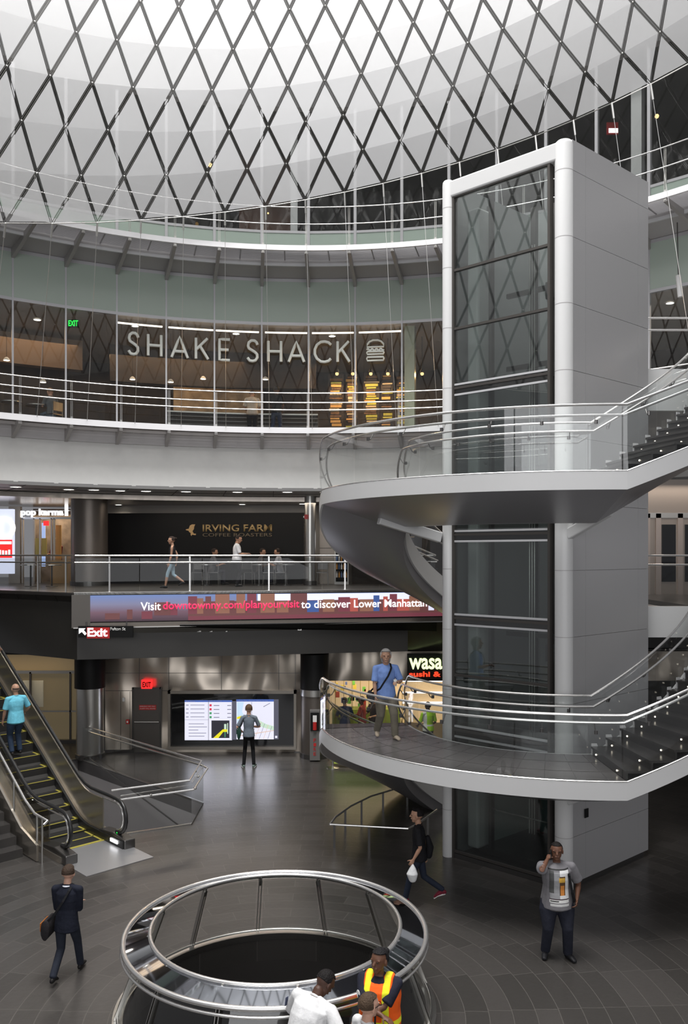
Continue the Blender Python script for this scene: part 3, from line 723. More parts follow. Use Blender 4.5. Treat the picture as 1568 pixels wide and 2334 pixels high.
for c, (x0, x1) in enumerate(((748, 782), (788, 815), (828, 864), (868, 895), (903, 930))):
    a0, _ = ray_ring(x0, 17.6); a1, _ = ray_ring(x1, 17.6); q = MB(); z = Z2+.1
    q.mi = 3; q.ring(17.66, 17.74, Z2, Z2+2.35, a0, a1, 4)
    while z < Z2+2.2:
        h = random.choice((.05, .06, .09)); q.mi = random.choice((0, 1, 2, 2, 3, 4, 1)); f = random.uniform(.0, .25); g = random.uniform(.7, 1)
        q.ring(17.6, 17.66, z, z+h, a0+(a1-a0)*f, a0+(a1-a0)*g, 3); z += h+.03
    q.build('menu_column', mp, t)
for i, px in enumerate((768, 804, 845, 884, 962)):
    a, Y = ray_ring(px, 17.3); z = EYE+(PY-852)/F*Y; p = A(a, 17.3, z)
    l = thing('spot_lamp', '%s of the warm spot lamps over the menu wall' % ORD[i], 'lamp', p, 'spot lamps over the menu wall')
    MB().sphere(p, .06, 6).build('bulb', 'warm', l, smooth=True); MB().cyl((p.x, p.y), .075, z+.04, z+.16, 12, .04).build('lamp_housing', 'black', l)
    MB().cyl((p.x, p.y), .01, z+.16, ZL, 6).build('stem', 'black', l)
    area('spot_glow', (p.x, p.y-.1, z-.05), (radians(-25), 0, 0), .12, .12, 30, (1, .60, .26))
a0, _ = ray_ring(922, 15.9); a1, _ = ray_ring(945, 15.9)
tag(MB().ring(15.85, 16.25, Z2, ZL, a0, a1, 4).build('pilaster', mat('pale_green_pilaster', (.42, .46, .36), .5)), 'pale green pilaster at the right end of the burger shopfront', 'pillar')
a0, _ = ray_ring(-40, 18.8); a1, _ = ray_ring(240, 18.8)
t = thing('dining_alcove', 'curved dark wood seating alcove at the left of the second level', 'alcove', A(-30, 18.8, Z2))
MB().ring(18.9, 19.1, Z2, Z2+2.0, a0, a1, 20).build('alcove_wall', 'int_wood', t); MB().ring(18.6, 19.0, Z2+2.3, Z2+3.3, a0, a0+(a1-a0)*.8, 20).build('alcove_canopy', mat('canopy_brown', (.20, .13, .08), .6), t)
for i, (px, py, rr) in enumerate(((15, 818, 17.6), (98, 868, 17.0), (302, 862, 18.4), (463, 861, 18.4), (605, 862, 17.2), (389, 868, 17.2))):
    a, Y = ray_ring(px, rr); z = EYE+(PY-py)/F*Y; p = A(a, rr, z)
    l = thing('pendant_lamp', '%s of the small glowing pendants inside the second level' % ORD[[0,1,2,4,5,3][i]], 'lamp', p, 'second level pendants')
    b = MB(); b.lathe(tuple(p), [(.10, -.05), (.09, 0), (.04, .05), (.012, .06)], 14); b.build('shade', 'white_flat', l, smooth=True)
    MB().cyl((p.x, p.y), .085, z-.048, z-.03, 14).build('bulb', 'down', l); MB().cyl((p.x, p.y), .006, z+.05, ZL, 5).build('cord', 'black', l)
ga, gY = ray_ring(167, 15.9); gp = A(ga, 15.9, 0)
t = thing('exit_sign', 'green illuminated exit sign high behind the second level glass', 'sign', (gp.x, gp.y, 13.5))
q = MB(); q.box(gp.x-.17, gp.x+.17, gp.y, gp.y+.05, 13.40, 13.64); q.build('sign_box', 'black', t)
text('exit_letters', 'EXIT', (gp.x-.15, gp.y-.004, 13.43), (1, 0, 0), (0, 0, 1), 'green_sign', t, .30, .18, .006, .03)
def table(label, c, z, grp):
    t = thing('cafe_table', label, 'table', (c.x, c.y, z), grp)
    MB().cyl((c.x, c.y), .32, z+.72, z+.75, 20).build('tabletop', 'steel', t); MB().cyl((c.x, c.y), .03, z+.02, z+.72, 10).build('pedestal', 'steel_dark', t); MB().cyl((c.x, c.y), .2, z, z+.02, 18).build('base', 'steel_dark', t)
    return t
def chair(label, c, z, yaw, grp, m='steel_dark'):
    t = thing('cafe_chair', label, 'chair', (c.x, c.y, z), grp); R_ = Matrix.Rotation(yaw, 3, 'Z')
    def P_(x, y, zz): return R_@Vector((x, y, 0))+Vector((c.x, c.y, z+zz))
    q = MB(); q.para(P_(-.2, -.2, .43), R_@Vector((.4, 0, 0)), R_@Vector((0, .4, 0)), (0, 0, .03)); q.build('seat', m, t)
    q = MB(); q.para(P_(-.19, -.21, .55), R_@Vector((.38, 0, 0)), R_@Vector((0, .025, 0)), (0, 0, .28)); q.build('backrest', m, t)
    for sx in (-.18, .18):
        for sy in (-.18, .18):
            q = MB(); q.tube([P_(sx*1.1, sy*1.1, 0), P_(sx, sy, .43 if sy > 0 else .83)], .012, 6); q.build('leg', 'steel', t)
    return t
for i, px in enumerate((26, 84)):
    a, _ = ray_ring(px, 17.0+i*.1); c = A(a, 17.0+i*.2, Z2); table(('small dark table left of the seated diner on the second level', 'small dark table beside the seated diner on the second level')[i], c, Z2, 'second level tables')
a, _ = ray_ring(122, 17.0); chair('chair under the seated diner in jeans on the second level', A(a, 17.0, Z2), Z2, radians(60), 'second level chairs')
# level 3 glimpses
for i, (px, py, rr) in enumerate(((479, 376, 13.2), (1133, 340, 15.8), (1497, 265, 15.9), (611, 486, 17.0))):
    a, Y = ray_ring(px, rr); z = EYE+(PY-py)/F*Y; p = A(a, rr, z)
    o = MB().sphere(p, .06 if i < 3 else .03, 6).build('globe_lamp', 'warm', smooth=True); tag(o, ('warm lamp glowing through the left of the net', 'warm lamp at the bottom edge of the net above the tower', 'warm lamp on the upper level at the far right', 'tiny warm lamp in the brown room on the upper level')[i], 'lamp')
a0, _ = ray_ring(545, 18); a1, _ = ray_ring(662, 18)
tag(MB().ring(18, 18.1, Z3, 20.5, a0, a1, 8).build('brown_partition', mat('brown_partition_paint', (.10, .04, .022), .6)), 'brown wooden partition behind the upper level glazing', 'partition')
for (x0, x1, nm) in ((662, 678, 'pale slim pillar right of the brown partition'), (1438, 1462, 'broad pale pillar behind the upper level railing at the far right')):
    rr = 16.2; a0, _ = ray_ring(x0, rr); a1, _ = ray_ring(x1, rr); tag(MB().ring(rr, rr+.3, Z3, 20.7, a0, a1, 3).build('pillar', 'lt_mullion'), nm, 'pillar')
# grey door set on level 3 at right
a0, _ = ray_ring(1449, 16.1); p = A(a0, 16.1, Z3)
a, Y = ray_ring(1396, 17.0); p = A(a, 17.0, EYE+(PY-297)/F*Y)
t = thing('red_panel_sign', 'small red and white lit sign inside the upper level at right', 'sign', p)
MB().box(p.x-.18, p.x+.18, p.y, p.y+.05, p.z-.12, p.z+.25).build('sign_box', 'red_flat', t); MB().box(p.x-.12, p.x+.17, p.y-.01, p.y, p.z-.08, p.z+.06).build('sign_face', 'blk_text', t)
# white cylindrical lamp at far right on level 2/3 soffit
a, Y = ray_ring(1546, 14.6); p = A(a, 14.6, 13.6)
t = thing('cylinder_lamp', 'white cylindrical hanging lamp at the far right edge', 'lamp', p); q = MB(); q.tube([p+Vector((0, 0, .28)), p-Vector((-.06, 0, .30))], .075, 16); q.build('lamp_body', 'white', t, smooth=True); MB().tube([p+Vector((0, 0, .28)), p+Vector((-.03, 0, 1.7))], .015, 6).build('stem', 'steel_dark', t)

# ------------------------------------------------------------ street level
for i, (px, py) in enumerate(((36, 1109), (157, 1115), (214, 1116), (275, 1118), (333, 1119), (424, 1120), (541, 1121), (655, 1121))):
    Y = 2.04*F/(PY-py); X = (px-PX)/F*Y
    downlight(Vector((X, Y, 8.44)), .16, '%s of the bright downlights in the ring soffit under the drum' % ORD[i], 'ring soffit downlights', 14)
for i, (px, py) in enumerate(((270, 1150), (552, 1149), (689, 1148), (1530, 1087))):
    Y = (1.86 if i < 3 else 1.86)*F/(PY-py); X = (px-PX)/F*Y
    if i == 3: Y = 21.0; X = (px-PX)/F*Y
    downlight(Vector((X, Y, 8.26 if i < 3 else 8.43)), .12, '%s of the dim inner ceiling downlights above the coffee hoarding' % ORD[i] if i < 3 else 'single downlight above the far right elevator doors', 'inner ceiling downlights' if i < 3 else None, 12)
def steel_col(nm, label, c, r, z0, z1, m, seam=None, extra=None):
    t = thing(nm, label, 'column', (c[0], c[1], z0)); b = MB(); b.lathe((c[0], c[1], 0), [(r, z0), (r, z1)], 32); b.build('shaft', m, t, smooth=True)
    b = MB(); b.lathe((c[0], c[1], 0), [(r+.03, z0), (r+.03, z0+.15), (r, z0+.16)], 32); b.build('base_ring', 'steel_dark', t); return t
colm = mat('bronze_column_metal', (.14, .122, .108), .36, .6)
steel_col('column', 'massive bronze grey column on the street level beside the black hoarding', ((204-PX)/F*29.6, 29.6), .63, ZS, 8.44, colm)
steel_col('column', 'slim bright steel column at the right end of the black hoarding', ((707-PX)/F*29.8, 29.8), .20, ZS, 8.44, 'steel')
# black hoarding
t = thing('hoarding', 'long black hoarding wall with gold coffee roaster lettering and a bird', 'hoarding', at(468, 1340, 31.5))
p = at(243, 1170, 31.5); q_ = at(693, 1170, 31.0)
d = q_-p; d.z = 0
MB().para((p.x, p.y, ZS), d, (0, .15, 0), (0, 0, p.z-ZS)).build('board', 'black', t)
def hb(px, py): f = (px-243)/450; Y = 31.5-.5*f; v = at(px, py, Y); v.y -= .02; return v
text('letters', 'IRVING FARM', hb(462, 1212), d, (0, 0, 1), 'gold', t, (hb(620, 1200)-hb(462, 1200)).length, .27, .02, .02)
text('letters', 'COFFEE ROASTERS', hb(462, 1223), d, (0, 0, 1), mat('dim_gold_letter', (.17, .13, .08), .5), t, (hb(620, 1200)-hb(462, 1200)).length, .125, .015)
bird = [(0, .55), (.12, .6), (.30, .62), (.42, .9), (.62, 1.0), (.92, 1.0), (.82, .8), (.80, .6), (.66, .42), (.78, .22), (1.0, .2), (.96, .08), (.62, .12), (.55, .0), (.48, .14), (.50, .26), (.36, .34), (.28, .46), (.12, .48)]
b = MB(); o0 = hb(423, 1222); ux = (hb(447, 1222)-o0); b.extr([o0+ux*u+Vector((0, 0, .44*v)) for u, v in bird], (0, .015, 0)); b.build('bird_emblem', mat('amber_emblem', (.55, .36, .16), .5), t)
# header wall above hoarding, walls right of it
struct(MB().box(-9.5, 12, 32.2, 32.4, ZS, 8.44).build('wall_street_back', mat('street_back_wall', (.22, .20, .18), .4, .3)))
struct(MB().box(-.9, .05, 31.0, 31.1, ZS, 8.44).build('wall_street_panel', mat('warm_grey_panel', (.30, .27, .24), .35, .4)))
b = MB(); 
for z in (6.6, 7.6): b.box(-.9, .05, 30.99, 31.0, z, z+.015)
b.box(-.2, -.185, 30.99, 31.0, ZS, 8.4); struct(b.build('trim_20', 'black'))
t = thing('wall_strobe', 'small red fire alarm strobe on the slim steel column', 'alarm', at(697, 1178, 29.6)); p = at(697, 1178, 29.55); MB().box(p.x-.05, p.x+.05, p.y-.03, p.y+.03, p.z-.08, p.z+.08).build('alarm_box', 'red_flat', t)
MB().box(p.x-.09, p.x-.05, p.y-.03, p.y+.02, p.z-.03, p.z+.03).build('strobe', 'white_flat', t)
t = thing('drinks_cabinet', 'bright chilled cabinet with bottles right of the slim steel column', 'cabinet', at(780, 1340, 31)); p = at(765, 1340, 31); 
q = MB(); q.box(-.35, .17, 30.6, 30.97, ZS, 7.25); q.build('cabinet_body', 'white', t); MB().box(-.30, .12, 30.58, 30.6, 6.6, 7.2).build('lit_header', emis('cabinet_header_glow', (.9, .95, 1), 1.1), t)
b = MB(); b.box(-.30, .12, 30.585, 30.6, ZS+.1, 6.55); b.build('cabinet_interior', 'black', t)
bm_ = [mat('bottle_white', (.7, .72, .75), .3), mat('bottle_amber', (.6, .3, .08), .3), mat('bottle_blue', (.12, .2, .4), .3)]
for r_ in range(4):
    for c in range(5):
        q = MB(); x = -.26+c*.085; z = ZS+.25+r_*.3; q.lathe((x, 30.56, z), [(0, 0), (.028, 0), (.028, .14), (.011, .18), (.011, .22), (0, .22)], 8)
        tag(q.build('bottle', bm_[(r_+c) % 3], smooth=True), 'small bottle in the bright chilled cabinet on the street level', 'bottle', 'bottles in the chilled cabinet')
b = MB(); b.box(.3, 6, 31.4, 31.6, ZS, 8.2); tag(b.build('kiosk_wall', mat('kiosk_dark_wall', (.07, .06, .05), .5)), 'dark kiosk wall behind the upper landing on the street level', 'wall panel')
t = thing('kiosk_shelf', 'warm lit kiosk shelving behind the spiral stair on the street level', 'shelf', (1.2, 30.8, ZS))
for k, z in enumerate((6.0, 6.5, 7.0, 7.5)): MB().box(.35, 2.6, 30.9, 31.3, z, z+.04).build('shelf_board', 'warm_wall', t)
MB().box(.3, 2.65, 31.3, 31.36, ZS, 7.9).build('back_panel', 'int_wood', t)
# pop karma shop at left
SXp = lambda px, Y=32.0: (px-PX)/F*Y
t = thing('popcorn_shop', 'glazed popcorn shopfront with white script lettering at the far left of the street level', 'shopfront', (SXp(105), 32, ZS))
MB().box(SXp(40), SXp(166), 33.6, 33.7, ZS, 8.2).build('back_wall', mat('shop_back_wall', (.16, .12, .09), .6, 0, 0, 30, .5, 2.5), t)
MB().box(SXp(22), SXp(48), 31.9, 32.1, ZS, 8.2).build('stone_pier', mat('beige_pier', (.42, .37, .30), .45, .2), t)
for px in (52, 78, 92, 118, 124): MB().box(SXp(px)-.03, SXp(px)+.03, 31.95, 32.05, ZS, 7.75).build('frame_post', mat('beige_frame', (.46, .41, .34), .4, .3), t)
MB().box(SXp(50), SXp(164), 31.95, 32.1, 7.72, 7.80).build('sign_ledge', 'steel', t); MB().box(SXp(50), SXp(164), 31.95, 32.05, 8.03, 8.06).build('sign_ledge', 'steel', t)
text('letters', 'pop karma', (SXp(51), 31.86, 7.78), (1, 0, 0), (0, 0, 1), 'blk_text', t, SXp(148)-SXp(51), .33, .05, .04)
q = MB(); q.box(SXp(150), SXp(157), 31.86, 31.92, 7.84, 8.3); q.build('letter_bar', 'blk_text', t)
MB().box(SXp(101), SXp(113), 31.9, 31.94, 7.47, 7.65).build('red_light_box', 'red_sign', t)
MB().box(SXp(78), SXp(90), 32.6, 32.65, 5.9, 7.6).build('blue_lit_panel', emis('blue_window_glow', (.45, .6, 1), .7), t)
MB().box(SXp(72), SXp(100), 32.3, 32.34, 6.3, 7.0).build('yellow_poster', mat('mustard_poster', (.45, .36, .10), .6), t)
MB().box(SXp(121), SXp(133), 32.3, 32.36, 5.9, 7.5).build('orange_panel', mat('orange_wood', (.55, .30, .09), .5), t)
MB().box(SXp(121), SXp(160), 31.7, 32.2, ZS, 6.15).build('counter', mat('light_wood_counter', (.50, .31, .13), .5), t)
b = MB()
for k in range(5): b.box(SXp(137), SXp(163), 33.4, 33.58, 6.2+.32*k, 6.23+.32*k)
b.build('shelving', 'steel_dark', t)
area('shop_light', (SXp(110), 32.9, 8.0), (0, 0, 0), 2.5, 1, 60, (1, .8, .55))
t = thing('lit_display', 'tall glowing advertising screen cut off by the left edge', 'screen', (SXp(8, 30), 30, ZS))
MB().box(SXp(-60, 30), SXp(29, 30), 30.0, 30.2, ZS+.4, 8.0).build('screen_face', emis('pale_screen_glow', (.75, .8, 1), 1.0), t)
MB().box(SXp(-40, 30), SXp(28, 30), 29.97, 30.0, 6.25, 6.9).build('red_block', 'red_sign', t)
text('white_caption', 'Hello', (SXp(-14, 30), 29.96, 6.4), (1, 0, 0), (0, 0, 1), 'blk_text', t, .62, .25, .01, .02) if False else None
b = MB()
for k in range(9): b.box(SXp(-36+k*7, 30), SXp(-32+k*7, 30), 29.95, 29.97, 6.32, 6.42+.14*abs(sin(k*1.7)))
b.box(SXp(-36, 30), SXp(27, 30), 29.95, 29.97, 6.74, 6.84); b.build('white_skyline_strip', 'blk_text', t)
b = MB(); b.lathe((0, 0, 0), [(.26, -.03), (.42, -.03), (.42, .03), (.26, .03), (.26, -.03)], 24)
b.v = [(v[0]+SXp(10, 30), 29.93+v[2], 7.32+v[1]) for v in b.v]; b.box(SXp(-3, 30), SXp(6, 30), 29.9, 29.96, 6.95, 7.6); b.build('letter_p', 'blk_text', t)
# benches and tables on the street level
for i, px in enumerate((70, 118)):
    c = at(px, 1340, 28.6); table(('steel cafe table left of the massive column, near the popcorn shop', 'steel cafe table just left of the massive column')[i], Vector((c.x, 28.6, 0)), ZS, 'street level tables')
for i, px in enumerate((470, 590, 650)):
    c = at(px, 1340, 29.6); table('%s of the dark cafe tables before the black hoarding' % ORD[i], Vector((c.x, 29.6+.1*i, 0)), ZS, 'cafe tables before the hoarding')
for i, px in enumerate((450, 486, 565, 612, 640, 735)):
    c = at(px, 1340, 30.1); chair('%s of the dark cafe chairs before the black hoarding' % ORD[i], Vector((c.x, 30.2, 0)), ZS, radians((180, 90, 200, 90, -90, 180)[i]), 'cafe chairs before the hoarding')
# elevator doors at the far right of the street level
t = thing('elevator_doors', 'steel elevator doors at the far right of the street level', 'elevator doors', (9, 22.9, ZS))
b = MB(); b.box(7.6, 12, 23.0, 23.2, ZS, 8.44); b.build('surround', mat('warm_steel_surround', (.40, .35, .31), .3, .8), t)
for x in (8.25, 8.55, 9.15): MB().box(x, x+.14, 22.94, 23.0, ZS, 7.5).build('door_frame', mat('pinkish_steel', (.50, .43, .39), .3, .8), t)
MB().box(8.25, 11, 22.94, 23.0, 7.38, 7.52).build('door_header', 'steel', t)
for x in (8.72, 9.35): MB().box(x, x+.38, 22.96, 23.0, ZS+.35, 7.2).build('door_glass', 'black_gloss', t)
area('street_fill', (9.5, 21.6, 8.3), (0, 0, 0), 3, 1.5, 45, (1, .86, .74))  # unseen fill added over the street level, besides its downlights
area('concourse_fill', (-4.2, 25.2, 3.15), (radians(-35), 0, 0), 6, .3, 26, (1, .85, .66))  # unseen fill added to brighten the wavy metal rear wall
area('street_fill', (-3, 29.8, 8.2), (0, 0, 0), 9, 1, 70, (1, .85, .7))  # second added fill, along the street level ceiling

# ------------------------------------------------------------ scrolling LED banner on the slab edge
led = thing('led_banner', 'long glowing banner along the slab edge inviting to discover the lower city', 'banner', (-2.4, 25, 4.8))
XB0, XB1 = -7.62, 3.2
def bn(x, z, off=.06): return fl(x, z, off)
b = MB(); q = bn(XB0, 4.42); b.para(q, bn(XB1, 4.42)-q, (0, .1, 0), (0, 0, .80)); b.build('screen_case', 'black', led)
sky = bpy.data.materials.new('banner_sky'); nt, N, L = nodes(sky); pb = N['Principled BSDF']; pb.inputs['Base Color'].default_value = (.02, .02, .03, 1); pb.inputs['Roughness'].default_value = .5
tc = N.new('ShaderNodeTexCoord'); sp = N.new('ShaderNodeSeparateXYZ'); L.new(tc.outputs['Generated'], sp.inputs[0])
cr = N.new('ShaderNodeValToRGB'); L.new(sp.outputs[2], cr.inputs[0]); E_ = cr.color_ramp.elements
E_[0].position = 0; E_[0].color = (.05, .022, .03, 1); E_[1].position = 1; E_[1].color = (.16, .24, .50, 1); e = E_.new(.35); e.color = (.17, .09, .12, 1); e = E_.new(.65); e.color = (.22, .22, .34, 1)
L.new(cr.outputs[0], pb.inputs['Emission Color']); pb.inputs['Emission Strength'].default_value = 1.0
b = MB(); q = bn(XB0, 4.44, .065); b.para(q, bn(XB1-.02, 4.44, .065)-q, (0, .004, 0), (0, 0, .76)); b.build('screen_image', sky, led)
sk = [emis('tower_dusk', (.16, .06, .06), .8), emis('tower_brown', (.26, .12, .08), .9), emis('tower_blue', (.05, .10, .30), .9), emis('sky_gap', (.80, .82, 1), .95), emis('tower_red', (.42, .09, .07), .9), emis('haze_red', (.20, .05, .07), .8)]
b = MB()
def sky_box(x0, x1, z0, z1, mi, off=.075):
    b.mi = mi; q = bn(x0, z0, off); b.para(q, bn(x1, z0, off)-q, (0, .004, 0), (0, 0, z1-z0))
for x0, x1, z0, z1, mi in ((-4.55, -4.1, 4.6, 4.98, 0), (-4.1, -3.9, 4.6, 4.93, 5), (-5.9, -5.5, 4.5, 4.68, 0), (-5.3, -5.15, 4.5, 4.78, 0), (-4.9, -4.6, 4.5, 4.72, 5)): sky_box(x0-1.0, x1-1.0, z0, z1, mi)
sky_box(-2.6, 3.1, 4.98, 5.19, 3, .07); sky_box(-4.6, 3.1, 4.6, 4.99, 0, .071)
random.seed(11); x = -4.6
while x < 3.0:
    w_ = random.uniform(.12, .42); h = random.uniform(.52, .72) if random.random() < .6 else .76; mi = random.choice((0, 1, 1, 4, 0, 2, 0, 5, 1)); 
    sky_box(x, min(x+w_, 3.08), 4.46, 4.44+h, mi, .075+random.uniform(0, .004)); x += w_+random.choice((0, 0, .06, .12))
sky_box(-4.6, 3.1, 4.445, 4.56, 5, .088); sky_box(-4.6, 3.1, 4.56, 4.63, 0, .086)
b.mi = 3; sky_box(2.62, 2.80, 4.46, 5.19, 3, .085); b.build('skyline_image', sk, led)
def bt(s, px0, px1, pyb, h, m, nm):
    f0 = (px0-180)/810; Y = lambda px: 24.0+((px-PX)/F*25+7.75)*.217; x0 = (px0-PX)/F*Y(px0); x1 = (px1-PX)/F*Y(px1)
    text(nm, s, bn(x0, EYE-(pyb-PY)/F*Y(px0), .10), fl(1)-fl(0), (0, 0, 1), m, led, (bn(x1, 0)-bn(x0, 0)).length, h, .01, .010)
bt('Visit', 320, 366, 1391, .235, emis('banner_white', (1, 1, 1), 1.4), 'white_words'); bt('downtownny.com/planyourvisit', 371, 681, 1394, .30, emis('banner_pink', (1, .03, .12), 1.3), 'pink_words')
bt('to discover Lower Manhattan', 685, 971, 1386, .235, bpy.data.materials['banner_white'], 'white_words')
# steel trim, recess with little square spots, ceiling panel below the banner
struct(MB().para(bn(-7.75, 4.27), bn(3.4, 4.27)-bn(-7.75, 4.27), (0, .14, 0), (0, 0, .14)).build('trim_21', mat('taupe_trim', (.17, .15, .13), .4, .4)))
struct(MB().para(bn(-7.75, 4.255, .08), bn(3.4, 4.255, .08)-bn(-7.75, 4.255, .08), (0, .03, 0), (0, 0, .03)).build('trim_22', 'steel'))
struct(MB().para(bn(-7.8, 4.27, .07), (.5, .11, 0), (0, .1, 0), (0, 0, .95)).build('trim_23', mat('taupe_panel', (.11, .10, .09), .45, .3)))
def on_slope(px, py):                     # point on the sloped soffit below the banner
    best = None
    for i in range(400):
        Y = 23.6+i*.01; v = at(px, py, Y); f = (4.25-v.z)/1.05; e0 = fl(v.x).y; 
        if abs(v.y-(e0+f*(27.0-e0))) < .012: return v
        best = v
    return best
cs = [(410, 1424), (995, 1416), (995, 1438), (410, 1443)]
pv = [on_slope(*c) for c in cs]
b = MB(); b.extr([v+Vector((0, -.01, -.01)) for v in pv], (0, .02, .02)); t = tag(b.build('spot_recess', 'black'), 'long black recess under the banner holding little square spot lights', 'recess')
for i, px in enumerate((454, 480, 514, 580, 617, 683)):
    v = on_slope(px, 1433 if i < 5 else 1430)+Vector((0, -.03, -.03)); s = .06
    t = thing('square_spotlight', '%s of the little square spot lights in the black recess' % ORD[i], 'spotlight', v, 'square spot lights under the banner')
    q = MB(); q.box(v.x-s, v.x+s, v.y-.02, v.y, v.z-s, v.z+s); q.build('housing', 'steel', t); q = MB(); q.box(v.x-s*.5, v.x+s*.5, v.y-.03, v.y-.02, v.z-s*.5, v.z+s*.5); q.build('lens', 'black' if i != 0 else 'white_flat', t)
v = on_slope(760, 1437); t = tag(MB().tube([on_slope(755, 1438)+Vector((0, -.04, -.03)), on_slope(925, 1439)+Vector((0, -.04, -.03))], .012, 6).build('track_rail', 'steel'), 'thin bright track in the black recess near the tower', 'track')
# hanging exit sign
t = thing('exit_sign', 'hanging direction sign with white arrow and red exit block below the banner', 'sign', at(240, 1440, 23.9))
def hs(px, py): return at(px, py, 23.9)
def hbx(nm, x0, x1, y0, y1, m, d0=0, d1=.06):
    p = hs(x0, y1); q = hs(x1, y0); b = MB(); b.box(p.x, q.x, p.y-d0, p.y+d1, p.z, q.z); b.build(nm, m, t)
hbx('sign_board', 178, 303, 1427, 1453, 'black'); hbx('red_block', 198, 250, 1430, 1455, 'red_flat', .012)
text('exit_letters', 'Exit', hs(200, 1451)+Vector((0, -.02, 0)), (1, 0, 0), (0, 0, 1), 'blk_text', t, .57, .25, .01, .03)
text('street_letters', 'Fulton St', hs(252, 1437)+Vector((0, -.01, 0)), (1, 0, 0), (0, 0, 1), 'white_flat', t, .43, .09, .01, .01)
ar = [(0, 1), (.85, 1), (.62, .75), (1, .25), (.78, 0), (.38, .5), (.0, .2)]
o0 = hs(180, 1448); b = MB(); b.extr([o0+Vector((.22*u, -.012, .20*v_)) for u, v_ in ar], (0, .01, 0)); b.build('arrow', 'blk_text', t)
for px in (196, 288): v = hs(px, 1427); MB().cyl((v.x, v.y+.03), .02, v.z, v.z+.12, 8).build('hanger', 'steel_dark', t)

# ------------------------------------------------------------ concourse rear
def wallpt(px, py, Y=26.95): return at(px, py, Y)
# exit door
struct(MB().box(*[c for c in (wallpt(305, 0).x, wallpt(366, 0).x)], 26.90, 26.97, .02, 2.05).build('door_1', mat('door_dark_metal', (.13, .12, .11), .4, .6)))
d1 = bpy.data.objects['door_1']
MB().box(wallpt(318, 0).x, wallpt(357, 0).x, 26.885, 26.90, 1.38, 1.54).build('red_notice', 'red_flat', d1)
text('notice_letters', 'EMERGENCY EXIT ONLY', (wallpt(320, 0).x, 26.88, 1.48), (1, 0, 0), (0, 0, 1), 'white_flat', d1, .5, .035, .003); text('notice_letters', 'ALARM WILL SOUND', (wallpt(320, 0).x, 26.88, 1.41), (1, 0, 0), (0, 0, 1), 'white_flat', d1, .5, .035, .003)
MB().tube([(wallpt(308, 0).x, 26.84, 1.0), (wallpt(364, 0).x, 26.84, 1.0)], .025, 8).build('push_bar', 'steel', d1)
b = MB()
for px in (304, 367): b.box(wallpt(px, 0).x-.03, wallpt(px, 0).x+.03, 26.88, 27, 0, 2.1)
b.box(wallpt(304, 0).x, wallpt(367, 0).x, 26.88, 27, 2.05, 2.1); b.build('door_frame', 'steel_dark', d1)
t = thing('exit_sign', 'red glowing exit sign on the metal wall above the dark emergency door', 'sign', wallpt(334, 1560)); p = wallpt(322, 1570, 26.85); q_ = wallpt(346, 1550, 26.85)
MB().box(p.x, q_.x, 26.85, 26.95, p.z, q_.z).build('sign_box', 'red_sign', t); text('exit_letters', 'EXIT', (p.x+.04, 26.845, p.z+.05), (1, 0, 0), (0, 0, 1), mat('dark_red_letters', (.10, .0, .0), .5), t, .27, .17, .004, .03)
t = thing('fire_call_point', 'small red fire call point on the wall left of the emergency door', 'alarm', wallpt(291, 1645)); p = wallpt(291, 1645, 26.93); MB().box(p.x-.05, p.x+.05, p.y-.03, p.y+.05, p.z-.07, p.z+.07).build('red_box', 'red_flat', t); MB().box(p.x-.025, p.x+.025, p.y-.04, p.y-.03, p.z-.03, p.z+.03).build('lever', 'white_flat', t)
p = wallpt(281, 1595, 26.93); tag(MB().box(p.x-.04, p.x+.04, 26.96, 27.0, p.z-.06, p.z+.06).build('wall_switch', 'white_flat'), 'small white switch plate on the metal wall near the emergency door', 'switch')
# information screens in a black recess
t = thing('information_display', 'black framed wall display with timetable and city map screens', 'display', wallpt(530, 1640))
x0, x1 = wallpt(390, 0).x, wallpt(670, 0).x; zt, zb = wallpt(0, 1580).z, wallpt(0, 1700).z
MB().box(x0, x1, 26.93, 27.0, zb, zt).build('black_panel', 'black_gloss', t)
b = MB(); b.box(x0-.08, x1+.08, 26.82, 27, zt, zt+.10); b.box(x0-.08, x1+.08, 26.80, 27, zb-.09, zb); b.box(x0-.08, x0, 26.82, 27, zb-.09, zt+.1); b.box(x1, x1+.08, 26.82, 27, zb-.09, zt+.1); b.build('frame', mat('display_frame_metal', (.36, .33, .29), .3, .8), t)
scr = [emis('screen_white', (.86, .86, 1), .92), emis('screen_blue_bar', (.08, .16, .55), .8), emis('screen_grey', (.16, .16, .22), .6), emis('screen_text', (.42, .42, .55), .6), emis('screen_red', (.8, .05, .1), .8), emis('screen_green', (.10, .45, .2), .7), emis('screen_yellow', (.9, .8, .02), .9), emis('screen_water', (.62, .80, 1), .9), emis('screen_park', (.66, .86, .68), .85), emis('screen_dark', (.05, .05, .07), .5), emis('screen_road', (.85, .62, .5), .8)]
b = MB()
def sc(x0, x1, y0, y1, mi, dep=.0):
    p = wallpt(x0, y1, 26.93); q = wallpt(x1, y0, 26.93); b.mi = mi; b.box(p.x, q.x, 26.925-dep, 26.928-dep, p.z, q.z)
sc(421, 476, 1596, 1687, 0); sc(476, 529, 1596, 1687, 0); sc(538, 635, 1594, 1685, 2); sc(528, 538, 1598, 1686, 2); sc(539, 624, 1599, 1685, 0, .004); sc(421, 529, 1596, 1600, 1, .004); sc(539, 624, 1594, 1599, 1, .006)
for i in range(4):
    y = 1607+i*9; sc(424, 430, y-1, y+1, 3, .006); sc(434, 466, y-1, y+.5, 3, .006); sc(487, 500, y, y+2, 3, .006); sc(518, 527, y, y+2, 3, .006); sc(477.5, 482.5, y-2, y+3, 4 if i < 2 else 5, .006)
